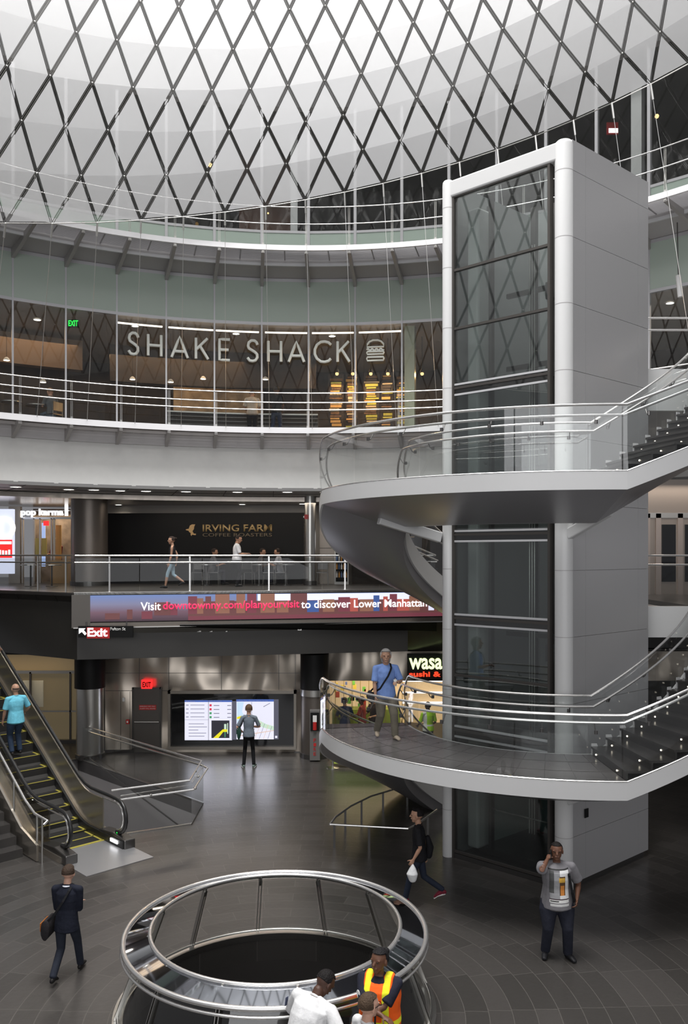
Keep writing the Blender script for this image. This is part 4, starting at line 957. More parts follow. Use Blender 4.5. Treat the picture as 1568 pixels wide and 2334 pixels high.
for i in range(5): sc(430, (465, 472, 452, 470, 466)[i], 1649+i*7, 1650.5+i*7, 3, .006)
sc(474.7, 475.7, 1596, 1687, 2, .007); sc(421, 476, 1640, 1640.7, 3, .005)
sc(482, 523, 1642, 1682, 9, .006)
def spoly(pts, mi, dep): b.mi = mi; b.extr([Vector((wallpt(x, y, 26.93).x, 26.925-dep, wallpt(x, y, 26.93).z)) for x, y in pts], (0, .002, 0))
spoly([(486, 1682), (498, 1682), (512, 1664), (508, 1662)], 6, .012); sc(511, 516, 1650, 1664, 8, .013); sc(509, 518, 1662, 1668, 6, .014); sc(512, 514, 1668, 1680, 5, .012); sc(518, 520, 1648, 1672, 8, .013)
spoly([(540, 1600), (556, 1600), (552, 1622), (560, 1640), (540, 1650)], 7, .008); spoly([(588, 1640), (606, 1650), (624, 1655), (624, 1665), (600, 1658), (588, 1652)], 8, .008)
for i in range(6): spoly([(560+i*10, 1684), (561+i*10, 1684), (580+i*8, 1640+i*3), (579+i*8, 1640+i*3)], 3 if i % 2 else 10, .010)
spoly([(540, 1634), (552, 1631), (552, 1637), (540, 1639)], 6, .011); spoly([(545, 1676), (624, 1664), (624, 1665.5), (545, 1678)], 10, .011); spoly([(600, 1610), (615, 1602), (616, 1603), (601, 1611.5)], 3, .010); sc(573, 574, 1600, 1685, 3, .010); sc(627, 632, 1677, 1682, 0, .01)
b.build('screen_content', scr, t)
text('caption', 'Subway Map - Current Subway Service', (wallpt(541, 0).x, 26.917, wallpt(0, 1598).z), (1, 0, 0), (0, 0, 1), 'white_flat', t, .98, .04, .002)
text('caption', 'Bus Status', (wallpt(424, 0).x, 26.917, wallpt(0, 1599).z), (1, 0, 0), (0, 0, 1), 'white_flat', t, .3, .035, .002); text('caption', 'Subway Status', (wallpt(477, 0).x, 26.917, wallpt(0, 1599).z), (1, 0, 0), (0, 0, 1), 'white_flat', t, .4, .035, .002)
p = wallpt(530, 1640); area('display_glow', (p.x, 26.85, 1.05), (radians(-90), 0, 0), 2.8, 1.2, 16, (.85, .87, 1))
# dark two-part column with extinguisher cabinet, and left column
t = steel_col('column', 'dark column right of the information display, black above and steel below', ((717-PX)/F*26.4, 26.4), .43, 0, 2.15, colm); c = bpy.data.objects
MB().cyl(((717-PX)/F*26.4, 26.4), .45, 2.15, 3.25, 28).build('upper_sleeve', 'black', t, smooth=True); MB().cyl(((717-PX)/F*26.4, 26.4), .46, 1.95, 2.15, 28).build('steel_collar', 'steel', t, smooth=True)
t = steel_col('column', 'steel column behind the escalator handrails with black upper sleeve', ((205-PX)/F*26.3, 26.3), .42, 0, 2.2, 'steel'); MB().cyl(((205-PX)/F*26.3, 26.3), .47, 2.2, 3.3, 28).build('upper_sleeve', 'black', t, smooth=True)
p0_ = at(706, 1727, 25.7); p1_ = at(729, 1620, 25.7)
t = thing('fire_extinguisher_cabinet', 'grey fire extinguisher cabinet with red lettering before the dark column', 'cabinet', (p0_.x+.15, 25.7, 0))
MB().box(p0_.x, p1_.x, 25.72, 25.95, .05, p1_.z).build('cabinet_body', mat('dull_cabinet_grey', (.16, .155, .15), .5, .2), t); MB().box(p0_.x+.02, p1_.x-.02, 25.70, 25.72, p1_.z-.62, p1_.z-.06).build('cabinet_window', 'black', t)
MB().cyl(((p0_.x+p1_.x)/2, 25.68), .06, p1_.z-.58, p1_.z-.35, 12).build('extinguisher', 'red_flat', t, smooth=True); MB().box((p0_.x+p1_.x)/2-.06, (p0_.x+p1_.x)/2+.06, 25.66, 25.68, p1_.z-.34, p1_.z-.14).build('instruction_card', 'white_flat', t)
for i, ch in enumerate('FIRE'): text('red_letter', ch, ((p0_.x+p1_.x)/2-.04, 25.715, .62-.14*i), (1, 0, 0), (0, 0, 1), 'red_flat', t, .08, .10, .004)
# office glazing at left
t = thing('office_partition', 'warm lit translucent glass office partition behind the escalator', 'partition', (-10, 28.4, 0))
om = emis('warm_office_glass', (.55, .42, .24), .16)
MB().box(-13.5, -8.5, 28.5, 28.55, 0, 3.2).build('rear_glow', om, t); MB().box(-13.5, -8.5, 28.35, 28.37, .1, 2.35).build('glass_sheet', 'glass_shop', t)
for x in (-12.2, -10.6, -9.25, -8.55): MB().box(x-.03, x+.03, 28.28, 28.36, 0, 2.4).build('frame_post', 'steel_dark', t)
MB().box(-13.5, -8.5, 28.28, 28.36, 2.35, 2.45).build('head_rail', 'steel', t); MB().box(-13.5, -8.5, 28.28, 28.36, 1.05, 1.10).build('mid_rail', 'steel', t)
MB().box(-13.5, -8.5, 28.2, 28.36, 0, .12).build('sill', 'steel_dark', t); MB().box(-10.9, -10.2, 28.40, 28.42, 1.2, 2.1).build('notice', 'white_flat', t)
struct(MB().box(-8.55, -7.7, 26.9, 28.5, 0, 3.2).build('wall_left_return', mat('return_wall', (.10, .09, .085), .4, .5)))
area('office_light', (-11, 27.6, 3.0), (0, 0, 0), 3, .6, 22, (1, .75, .45))
# sushi shop
t = thing('sushi_shop', 'brightly lit sushi shop with glowing green and red lettering behind the lower landing', 'shop', (1.8, 28.6, 0))
def sp_(px, py, Y=27.9): return at(px, py, Y)
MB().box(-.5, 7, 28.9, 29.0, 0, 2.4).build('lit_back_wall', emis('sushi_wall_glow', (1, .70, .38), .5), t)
MB().box(-.5, 7, 27.6, 28.9, 2.35, 2.45).build('shop_ceiling', 'int_dark', t)
MB().box(-.4, 1.9, 28.2, 28.8, .0, 1.15).build('food_counter', mat('green_counter', (.30, .40, .06), .5), t); MB().box(1.95, 6.5, 28.0, 28.7, 0, .75).build('low_counter', mat('beige_counter', (.55, .42, .25), .5), t)
fm = [mat('goods_%s' % n, c, .5) for n, c in (('red', (.5, .06, .04)), ('green', (.15, .45, .08)), ('yellow', (.7, .55, .08)), ('blue', (.10, .14, .35)), ('dark', (.05, .04, .03)))]
random.seed(5)
b = MB()
for k in range(26):
    x = random.uniform(-.35, 1.8); z = random.uniform(1.15, 2.0); s = random.uniform(.05, .14); b.mi = random.randrange(5); b.box(x, x+s, 28.25, 28.35, z, z+s*1.4)
b.build('packed_goods', fm, t)['kind'] = 'stuff'
b = MB()
for z in (1.25, 1.6, 2.0): b.box(2.0, 6.4, 28.75, 28.85, z, z+.05)
b.build('wall_shelves', 'blk_text', t)
for k in range(9):
    x = -.3+.28*k; MB().box(x, x+.02, 28.0, 28.02, 0, 2.3).build('mullion_bar', mat('brass_bar', (.40, .30, .10), .4, .5) if k == 0 else bpy.data.materials['brass_bar'], t)
wp = sp_(932, 1525, 27.0-.1); ws = emis('lime_letter_glow', (.80, 1, .45), 1.7); wr = emis('red_letter_glow', (1, .06, .02), 1.3)
MB().box(wp.x-.05, 4.6, 26.88, 27.0, sp_(0, 1550, 27).z, sp_(0, 1489, 27).z).build('sign_board', 'black', t)
text('lime_letters', 'wasabi', (wp.x, 26.86, wp.z), (1, 0, 0), (0, 0, 1), ws, t, 1.42, .52, .04, .02)
text('red_letters', 'sushi & bento', (wp.x, 26.86, sp_(0, 1541, 27).z), (1, 0, 0), (0, 0, 1), wr, t, 1.9, .17, .03, .03)
area('sushi_light', (2.0, 27.9, 2.3), (0, 0, 0), 4.5, .8, 60, (1, .80, .50))
# lime banner stand with stanchions under the landing
t = thing('lime_barrier', 'lime green fabric queue barrier under the lower landing', 'barrier', (0, 25.4, 0))
pa, pb_ = at(746, 1745, 25.2), at(868, 1750, 24.6); lime = mat('lime_fabric', (.42, .56, .07), .6)
MB().para((pa.x+.2, 25.0, .13), (pb_.x-pa.x-.1, -.1, 0), (0, .012, 0), (0, 0, .8)).build('fabric_panel', lime, t)
MB().para((pa.x-.15, 26.5, .13), (.32, -1.45, 0), (.01, 0, 0), (0, 0, .8)).build('fabric_panel', lime, t)
for (x, y) in ((pa.x+.17, 25.0), (pa.x-.15, 26.5), (pb_.x+.3, 24.9)):
    q = MB(); q.cyl((x, y), .035, .02, 1.0, 10); q.lathe((x, y, 0), [(0, .0), (.19, .0), (.19, .015), (.05, .05), (0, .05)], 20); q.build('stanchion_post', 'steel', t, smooth=True)
# ground level guard rail around the foot of the stair
t = thing('curved_handrail', 'curved steel guard rail on the floor left of the elevator base', 'railing', (.3, 20, 0))
pts = [at(x, y, Y) for x, y, Y in ((752, 1879, 17.0), (775, 1852, 17.5), (820, 1827, 18.4), (870, 1808, 19.4), (930, 1793, 20.5), (990, 1783, 21.6))]
z_ = .50
def gp_(px, py): Y = (EYE-z_)*F/(py-PY); return Vector(((px-PX)/F*Y, Y, z_))
arcp = [gp_(*p) for p in ((752, 1879), (765, 1862), (800, 1837), (845, 1815), (905, 1797), (990, 1784))]
MB().tube(arcp, .022, 8).build('rail', 'steel_bright', t, smooth=True); MB().tube([arcp[0], gp_(930, 1889), gp_(952, 1878), gp_(996, 1846)], .024, 8).build('rail', 'steel_bright', t)
for p in [gp_(*c) for c in ((787, 1846), (824, 1824), (873, 1806), (928, 1793), (990, 1784), (762, 1880), (841, 1885), (958, 1874), (975, 1860))]:
    q = MB(); q.box(p.x-.025, p.x+.025, p.y-.012, p.y+.012, 0, z_); q.build('post', 'steel_dark', t)

# ------------------------------------------------------------ round guard of the floor oculus
t = thing('oculus_guard', 'large round steel guard with dark sloping ledge around the opening in the floor', 'railing', (AX, AY, 0))
oc = (AX, AY, 0); ri, zi, ro, zo = 1.74, 1.21, 2.10, 1.12
def rg(R, z, r, nm, m, n=96): q = MB(); q.tube([(AX+R*cos(2*pi*i/n), AY+R*sin(2*pi*i/n), z) for i in range(n)], r, 10, closed=True); q.build(nm, m, t, smooth=True)
rg(ri, zi, .028, 'inner_rail', 'steel_bright'); rg(ro, zo, .034, 'outer_rail', 'steel_bright'); rg(ro+.02, zo-.09, .02, 'lower_rail', 'steel_bright')
q = MB(); q.lathe(oc, [(ri+.02, zi-.02), (ro-.03, zo+.0), (ro-.03, zo-.03), (ri+.02, zi-.05), (ri+.02, zi-.02)], 96); q.build('ledge', glass('dark_ledge_glass', (.03, .03, .035), .28, .5, .02) if False else mat('dark_mirror_ledge', (.42, .44, .48), .04, 1.0), t, smooth=True)
q = MB(); q.lathe(oc, [(2.10, 0), (2.24, 0), (2.24, .10), (2.10, .10), (2.10, 0)], 96); q.build('curb', 'steel', t, smooth=True)
rg(2.17, .14, .018, 'toe_rail', 'steel')
for i in range(12):
    a = 2*pi*(i+.43)/12; d = Vector((cos(a), sin(a), 0)); c = Vector((AX, AY, 0)); tt = Vector((-sin(a), cos(a), 0))
    q = MB()
    for s in (-.022, .022): q.beam(c+d*2.19+tt*s+Vector((0, 0, .1)), c+d*(1.80)+tt*s+Vector((0, 0, 1.12)), .012, .06, d)
    q.tube([c+d*1.84+Vector((0, 0, 1.02)), c+d*1.76+Vector((0, 0, 1.19))], .02, 6); q.build('post', 'steel', t)
    a2 = 2*pi*(i+1.43)/12
    q = MB(); vs = []; n = 6
    for k in range(n+1):
        aa = a+.03+(a2-a-.06)*k/n; e = Vector((cos(aa), sin(aa), 0))
        vs += [c+e*2.16+Vector((0, 0, .12)), c+e*1.79+Vector((0, 0, 1.10)), c+e*1.80+Vector((0, 0, 1.105)), c+e*2.172+Vector((0, 0, .12))]
    fs = []
    for k in range(n):
        o = k*4; fs += [(o, o+4, o+5, o+1), (o+1, o+5, o+6, o+2), (o+2, o+6, o+7, o+3), (o+3, o+7, o+4, o)]
    q.add(vs, fs); q.build('glass_panel', 'glass_guard', t, smooth=True)
for i, (px, py) in enumerate(((300, 2246), (294, 2262), (966, 2250), (968, 2266))):
    Y = EYE*F/(py-PY); X = (px-PX)/F*Y; o = MB().box(X-.05, X+.05, Y-.05, Y+.05, 0, .008).build('floor_plate', 'steel'); tag(o, ('upper small metal floor plate left of the round guard', 'lower small metal floor plate left of the round guard', 'upper small metal floor plate right of the round guard', 'lower small metal floor plate right of the round guard')[i], 'floor plate')

# ------------------------------------------------------------ escalator
U = Vector((-.70, .714, 0)); W = Vector((.714, .70, 0)); E0 = Vector((-5.50, 18.07, 0))
def ep(t_, w_, z): return E0+U*t_+W*w_+Vector((0, 0, z))
def ez(t_): return .014+ez0(t_)
def ez0(t_):                              # tread height along the travel
    if t_ < 1.0: return 0
    if t_ < 1.8: return (t_-1.0)**2*.36
    return .23+(t_-1.8)*.577
esc = thing('escalator', 'escalator with black handrails and yellow edged steps rising to the left', 'escalator', tuple(E0))
HW = .52
i = 0; tt_ = .35
while tt_ < 10.5:
    z = ez(tt_+.2); q = MB(); q.para(ep(tt_, -HW, z-.22), U*.40, W*2*HW, (0, 0, .22)); s_ = q.build('step', mat('escalator_step_black', (.03, .029, .028), .45, .3) if i == 0 else bpy.data.materials['escalator_step_black'], esc)
    q = MB(); q.para(ep(tt_-.002, -HW, z-.004), U*.035, W*2*HW, (0, 0, .008)); q.para(ep(tt_, HW-.05, z-.004), U*.4, W*.05, (0, 0, .008)); q.build('yellow_edge', 'yellow', s_)
    tt_ += .40; i += 1
tl = [x*.25 for x in range(-2, 44)]
def strip(w0, w1, h0, h1, nm, m, t0=-.5, t1=10.8, zf=ez):
    q = MB(); ts = [t0+(t1-t0)*k/48 for k in range(49)]; vs = []
    for x in ts: z = zf(x); vs += [ep(x, w0, z+h0), ep(x, w1, z+h0), ep(x, w1, z+h1), ep(x, w0, z+h1)]
    fs = [(0, 1, 2, 3), (192, 195, 194, 193)]+[(k*4+j, k*4+(j+1) % 4, k*4+4+(j+1) % 4, k*4+4+j) for k in range(48) for j in range(4)]
    q.add(vs, fs); return q.build(nm, m, esc, smooth=True)
skirt = mat('skirt_steel', (.70, .62, .52), .25, 1.0, .5, 2.2)
for s in (1, -1):
    strip(s*HW, s*(HW+.05), -.35, .16, 'skirt_panel', 'rubber'); strip(s*(HW+.05), s*(HW+.22), .10, .17, 'inner_decking', skirt, -.35)
    strip(s*(HW+.10), s*(HW+.13), .16, .86, 'balustrade_panel', mat('balustrade_sheen', (.60, .56, .48), .28, .9, .5, 1.6) if s > 0 else glass('smoked_balustrade', (.62, .60, .55), .12, .5), .55)
    strip(s*(HW+.22), s*(HW+.30), -.55, .12, 'outer_cladding', mat('cladding_steel', (.60, .55, .48), .25, .9, .3, 1.5) if s > 0 else bpy.data.materials['cladding_steel'], -.35)
    # handrail loop with newel curve
    pts = []
    wv = s*(HW+.115)
    for k in range(9): a = -pi/2-.25+(pi+.25)*k/8; pts.append(ep(-.12-.33*cos(a)*1.0, wv, .62+.36*sin(a)))
    pts = pts[:]
    x = .2
    while x < 10.8: pts.append(ep(x, wv, ez(x)+.98+.0*x)); x += .3
    q = MB(); q.tube(pts, .042, 10); q.build('handrail', 'rubber', esc, smooth=True)
    q = MB(); ip = [ep(-.05-.27*cos(-pi/2+pi*k/8), wv, .60+.29*sin(-pi/2+pi*k/8)) for k in range(9)]; q.tube(ip+[ep(.6, wv, .89)], .018, 8); q.build('handrail_guide', 'steel_bright', esc, smooth=True)
    q = MB(); q.extr([ep(-.55, s*(HW+.02), 0), ep(-.55, s*(HW+.02), .20), ep(.0, s*(HW+.02), .26), ep(.6, s*(HW+.02), .20), ep(.6, s*(HW+.02), 0)], W*s*.26); q.build('newel_base', 'steel_dark' , esc, bevel=.02)
q = MB(); q.para(ep(-.30, HW-.005, .08), U*.30, W*-.02, (0, 0, .07)); q.build('comb_light', emis('comb_light_glow', (1, 1, 1), 3), esc)
q = MB(); q.cyl((ep(-.12, HW+.1, 0).x, ep(-.12, HW+.1, 0).y), .035, .26, .275, 14); q.build('green_indicator', 'green_sign', esc)
q = MB(); q.para(ep(-1.35, -.76, .0), U*1.75, W*1.52, (0, 0, .012)); q.build('landing_plate', mat('landing_plate_metal', (.42, .42, .43), .38, .7), esc)
q = MB(); q.para(ep(.30, -HW, .012), U*.05, W*2*HW, (0, 0, .012)); q.build('comb_edge', 'yellow', esc)
q = MB(); q.extr([ep(1.0, -.75, -.4), ep(1.0, -.75, ez(1.0)-.2), ep(10.7, -.75, ez(10.7)-.35), ep(10.7, -.75, ez(10.7)-1.1), ep(3.0, -.75, -.35)], W*1.5); q.build('truss', 'conc_dark', esc)
# neighbouring stair at the far left: handrail, glass, cladding
t = thing('side_stair', 'stair with steel handrail and shiny cladding at the left edge beside the escalator', 'staircase', tuple(ep(0, -2.0, 0)))
def sz(t_): return max(0, (t_-.6)*.577)
for k in range(30):
    x = .6+k*.32; q = MB(); q.para(ep(x, -2.9, sz(x)-.1), U*.34, W*1.7, (0, 0, .28)); q.build('step', 'tread', t)
q = MB(); q.tube([ep(-.25, -1.13, .86), ep(-.25, -1.05, .92), ep(.35, -1.05, .94), ep(.8, -1.05, sz(.8)+1.0), ep(10, -1.05, sz(10)+1.0)], .026, 10); q.build('handrail', 'steel_bright', t, smooth=True)
for x in (0.0, .25, 1.4, 3.2, 5, 7): q = MB(); q.tube([ep(x, -1.05, sz(x)), ep(x, -1.05, sz(x)+.95)], .022, 8); q.build('post', 'steel', t)
q = MB(); q.extr([ep(.1, -1.13, .02), ep(.1, -1.13, .35), ep(.9, -1.13, .55), ep(10.5, -1.13, sz(10.5)+.35), ep(10.5, -1.13, sz(10.5)-.5), ep(1.6, -1.13, .02)], W*.05); q.build('stringer', 'cladding' if False else bpy.data.materials['cladding_steel'], t)
# stairwell glass guard
t = thing('stairwell_guard', 'glass guard with paired steel handrails around the open stairwell right of the escalator', 'railing', (-5, 21.5, 0))
for i, (a, c) in enumerate(((0, 1), (1, 2), (2, 3), (3, 4))):
    p, q_ = Vector((*WELL[a], 0)), Vector((*WELL[c], 0))
    if i in (0, 1, 2):
        k = 6 if i == 2 else 1
        for j in range(k):
            u0, u1 = p.lerp(q_, j/k+.003), p.lerp(q_, (j+1)/k-.003); q = MB(); q.para(u0+Vector((0, 0, .03)), u1-u0, (.012, .0, 0), (0, 0, 1.0)); q.build('glass_panel', 'glass_guard', t)
    q = MB(); q.para(p, q_-p, (0, .07, 0) if i < 3 else (.07, 0, 0), (0, 0, .03)); q.build('floor_trim', 'steel', t)
w_ = [Vector((*p, 0)) for p in WELL]; up = Vector((0, 0, 1.03))
def h2(px, py, z): Y = (EYE-z)*F/(py-PY); return Vector(((px-PX)/F*Y, Y, z))
MB().tube([h2(254, 1802, 1.0), h2(432, 1779, 1.03), h2(459, 1735, 1.03), h2(187, 1653, 1.03)], .024, 8).build('rail', 'steel_bright', t, smooth=False)
MB().tube([h2(260, 1825, .85), h2(441, 1800, .88), h2(473, 1751, .88), h2(458, 1744, .9), h2(190, 1664, .9)], .024, 8).build('rail', 'steel_bright', t)
for (px, py) in ((344, 1812), (445, 1797), (452, 1770), (446, 1758)): v = h2(px, py, .95); q = MB(); q.sphere(v, .03, 5); q.build('rail_bracket', 'steel', t)
# stair going down in the well
t = thing('well_stair', 'grey stair dropping into the open stairwell', 'staircase', (-5, 21.5, -2))
for k in range(9):
    q = MB(); p = Vector((-7.6, 24.4, 0))+Vector((.70, -.714, 0))*(k*.33); q.para(p+Vector((-1.0, -1.0, -2.0-.18*k)), Vector((1.7, 1.7, 0)), Vector((.23, -.235, 0)), (0, 0, .18)); q.build('step', 'tread', t)
tag(MB().tube([w_[2]+Vector((-.1, -.08, -.9)), w_[3]+Vector((.6, -.75, .2))], .02, 8).build('well_handrail', 'steel_dark'), 'dark handrail on the grey wall inside the stairwell', 'handrail')
tag(MB().para((-5.0, 19.25, -.5), (.5, .3, 0), (-.4, .5, 0), (0, 0, .02)).build('red_mat', mat('red_mat_cloth', (.10, .02, .018), .8)), 'dark red patch at the bottom of the stairwell by the escalator', 'mat')
# ------------------------------------------------------------ people
V = Vector
def limb(mb, pts, rads, xd=(1, 0, 0), n=14, cap=.9):
    """closed tube with rounded ends; rads: (rx, ry) along xd / across"""
    pts = [V(p) for p in pts]; rads = [r if isinstance(r, tuple) else (r, r) for r in rads]
    m = len(pts); T = [((pts[min(i+1, m-1)]-pts[max(i-1, 0)]).normalized()) for i in range(m)]
    rings = []
    def add(c, t, rx, ry):
        x = V(xd); x = (x-t*x.dot(t))
        if x.length < 1e-4: x = t.orthogonal()
        x.normalize(); y = t.cross(x); rings.append([c+x*(cos(2*pi*j/n)*rx)+y*(sin(2*pi*j/n)*ry) for j in range(n)])
    r0 = min(rads[0]); r1 = min(rads[-1])
    for f, s in ((-.97, .25), (-.7, .7)): add(pts[0]+T[0]*f*r0*cap, T[0], rads[0][0]*s, rads[0][1]*s)
    for i in range(m): add(pts[i], T[i], *rads[i])
    for f, s in ((.7, .7), (.97, .25)): add(pts[-1]+T[-1]*f*r1*cap, T[-1], rads[-1][0]*s, rads[-1][1]*s)
    vs = [v for r in rings for v in r]; k = len(rings)
    fs = [(i*n+j, i*n+(j+1) % n, (i+1)*n+(j+1) % n, (i+1)*n+j) for i in range(k-1) for j in range(n)]
    fs += [tuple(range(n))[::-1], tuple((k-1)*n+j for j in range(n))]
    mb.add(vs, fs)
def ellip(mb, c, rx, ry, rz, rot=None, n=10):
    b = MB(); b.sphere((0, 0, 0), 1, n); c = V(c)
    R_ = rot or Matrix.Identity(3)
    mb.add([c+R_@V((v[0]*rx, v[1]*ry, v[2]*rz)) for v in b.v], b.f)
def melt(o, voxel, smooth=2):
    """merge the overlapping volumes of one mesh into one continuous surface"""
    rm = o.modifiers.new('remesh', 'REMESH'); rm.mode = 'VOXEL'; rm.voxel_size = voxel; rm.use_smooth_shade = True
    sm = o.modifiers.new('smooth', 'SMOOTH'); sm.iterations = smooth; sm.factor = .5
    dg = bpy.context.evaluated_depsgraph_get(); dg.update()
    me = bpy.data.meshes.new_from_object(o.evaluated_get(dg)); o.modifiers.clear(); old = o.data; o.data = me; bpy.data.meshes.remove(old)
    me.polygons.foreach_set('use_smooth', [True]*len(me.polygons)); return o
def cloth(name, col, rough=.85, bump=.5, bs=14): 
    return bpy.data.materials.get(name) or mat(name, col, rough, 0, bump, bs, .12, 9, spec=.2)
SKIN = {'pale': (.56, .33, .24), 'tan': (.42, .24, .16), 'brown': (.13, .060, .036), 'dark': (.075, .036, .024)}
def ik(a, t, l1, l2, hint):
    a, t, hint = V(a), V(t), V(hint); d = t-a; L_ = d.length; mx = (l1+l2)*.995
    if L_ > mx: t = a+d*(mx/L_); d = t-a; L_ = mx
    c = (l1*l1-l2*l2+L_*L_)/(2*L_); h = sqrt(max(l1*l1-c*c, 0)); u = d.normalized(); p = hint-u*hint.dot(u)
    if p.length < 1e-5: p = u.orthogonal()
    return a+u*c+p.normalized()*h, t
def person(label, loc, yaw, H, skin='pale', hair=((.05, .03, .02), 'short'), build=1.0, female=False,
           lean=0, side=0, twist=0, head=(0, 0), hip_drop=0, feet=None, footyaw=(0, 0), heel=(0, 0), hands=None, elbow=((-.4, -1, -.2), (.4, -1, -.2)), kneehint=((0, 1, 0), (0, 1, 0)),
           top=('short', (.3, .5, .8)), hem=.50, pants=(.03, .035, .05), loose=1.0, shoes=(.03, .03, .03), sole=None, curl=.9, vox=.011, glasses=False, grp=None, short_pants=False, name='person', upper_only=False):
    root = thing(name, label, 'person', loc, grp); root['local'] = 1; root.rotation_euler = (0, 0, radians(yaw))
    h = H; bw = build
    hipz = .52*h-hip_drop
    R_ = Matrix.Rotation(radians(side), 3, 'Y')@Matrix.Rotation(radians(-lean), 3, 'X')
    Rt = R_@Matrix.Rotation(radians(twist), 3, 'Z')
    pel = V((0, 0, hipz))
    def sp(x, y, z):                       # torso point; z measured up from the hip, fraction of H
        f = min(1, max(0, z/.12)); Rr = R_ if z > .02 else Matrix.Identity(3)
        q = V((x*h, y*h, z*h)); a = Rt@q if z > .2 else (R_@q if z > .02 else q); return pel+a
    shw = (.098 if female else .108)*(1+(bw-1)*.6)
    sh = [sp(s*shw, 0, .279) for s in (-1, 1)]
    neck0, neck1 = sp(0, -.004, .305), sp(0, .006, .36)
    Rh = Rt@Matrix.Rotation(radians(head[0]), 3, 'Z')@Matrix.Rotation(radians(-head[1]), 3, 'X')
    hc = neck1+Rh@V((0, .012*h, .052*h)); hb_ = h; h = h*1.17
    h = hb_
    if feet is None: feet = ((-.055*h, 0, 0), (.055*h, 0, 0))
    if hands is None: hands = ((-.15*h, .02*h, .46*h), (.15*h, .02*h, .46*h))
    hips = [V((s*.052*h*bw, 0, hipz-.01*h)) for s in (-1, 1)]
    F_ = []; 
    for i in (0, 1):
        ank = V(feet[i])+V((0, 0, .048*h+heel[i]*.10*h)); kn, an = ik(hips[i], ank, .245*h, .238*h, kneehint[i]); F_.append((hips[i], kn, an))
    Hd = []
    for i in (0, 1):
        el, wr = ik(sh[i], hands[i], .172*h, .148*h, elbow[i]); Hd.append((sh[i], el, wr))
    # --- body: one continuous skin surface
    b = MB()
    tors = [(0, 0, -.02, .070, .050), (0, 0, .05, .076, .052), (0, .0, .11, .070, .047), (0, 0, .19, .078, .052), (0, 0, .25, .078, .048), (0, -.002, .285, .045, .034)]
    if not upper_only or True: limb(b, [sp(x, y, z) for x, y, z, *_ in tors], [(rx*h*bw, ry*h*bw*(1+(bw-1)*.8)) for *_, rx, ry in tors])
    limb(b, [sp(0, -.004, .28), neck0, neck1], [.038*h, .035*h*(.86 if female else 1), .034*h*(.84 if female else 1)])
    h = hb_*1.16
    ellip(b, hc+Rh@V((0, -.004*h, .014*h)), .0445*h, .056*h, .052*h, Rh, 12)
    limb(b, [hc+Rh@V((0, .008*h, .0)), hc+Rh@V((0, .018*h, -.032*h)), hc+Rh@V((0, .028*h, -.050*h))], [(.040*h, .042*h), (.033*h, .034*h), (.018*h, .016*h)], Rh@V((1, 0, 0)))
    limb(b, [hc+Rh@V((0, .048*h, .010*h)), hc+Rh@V((0, .060*h, -.010*h))], [(.005*h, .005*h), (.010*h, .007*h)], Rh@V((1, 0, 0)), 8)
    limb(b, [hc+Rh@V((-.028*h, .043*h, .015*h)), hc+Rh@V((.028*h, .043*h, .015*h))], [(.005*h, .006*h)]*2, (0, 0, 1), 8)
    limb(b, [hc+Rh@V((-.012*h, .049*h, -.030*h)), hc+Rh@V((.012*h, .049*h, -.030*h))], [(.0045*h, .0045*h)]*2, (0, 0, 1), 8)
    for s in (-1, 1): ellip(b, hc+Rh@V((s*.0455*h, -.003*h, -.002*h)), .007*h, .011*h, .019*h, Rh, 6)
    h = hb_
    for i in (0, 1):
        s, e, w_ = Hd[i]
        limb(b, [sp(0, -.004, .305), s.lerp(sp(0, 0, .31), .45), s+V((0, 0, -.004*h))], [.026*h, .022*h, .022*h])
        limb(b, [s.lerp(e, .08), s.lerp(e, .35), e, e.lerp(w_, .3), w_], [.026*h*sqrt(bw), .025*h*sqrt(bw), .021*h*sqrt(bw), .022*h*sqrt(bw), .0135*h])
        fd = (w_-e).normalized(); sd = fd.cross(V((0, 0, 1)) if abs(fd.z) < .9 else V((0, 1, 0))).normalized()
        if abs(fd.z) > .75: nrm = V((1 if i == 0 else -1, 0, 0)); 
        else: nrm = V((0, 0, -1))
        nrm = (nrm-fd*nrm.dot(fd)).normalized(); sd = fd.cross(nrm).normalized(); ins = 1 if sd.dot(V((0, 1, 0.3))) > 0 else -1
        sd = sd*ins                         # towards the thumb
        limb(b, [w_, w_+fd*.022*h, w_+fd*.048*h], [(.017*h, .0105*h), (.022*h, .011*h), (.023*h, .010*h)], sd, 10)
        for k, (off, ln) in enumerate(((.0165, .043), (.0055, .048), (-.0055, .045), (-.016, .036))):
            p = w_+fd*.048*h+sd*off*h; d = fd; q = [p]
            for seg in range(3):
                d = (d*cos(curl*.45)+nrm*sin(curl*.45)).normalized(); q.append(q[-1]+d*ln*h/3)
                nn = nrm-d*nrm.dot(d); 
                if nn.length > .1: nrm2 = nn.normalized()
            limb(b, q, [.0058*h, .0054*h, .005*h, .0044*h], sd, 8)
        q0 = w_+fd*.018*h+sd*.017*h; limb(b, [q0, q0+(fd*.5+sd*.8).normalized()*.02*h, q0+(fd*.8+sd*.75+nrm*.3).normalized()*.043*h], [.0075*h, .0065*h, .005*h], nrm, 8)
    for i in (0, 1):
        a, k, n_ = F_[i]
        limb(b, [a, a.lerp(k, .4), k, k.lerp(n_, .3), n_], ([.044*h*bw, .040*h*bw, .025*h, .026*h, .017*h] if not short_pants else [.044*h*bw, .040*h*bw, .027*h, .030*h, .019*h]))
        fy = Matrix.Rotation(radians(footyaw[i]), 3, 'Z'); toe = fy@V((0, .10*h, -.030*h-.0*heel[i])); 
        if heel[i] > 0: toe = fy@V((0, .085*h, -.035*h-heel[i]*.06*h))
        if heel[i] < 0: toe = fy@V((0, .10*h, .0*h))
        F_[i] = (a, k, n_, toe)
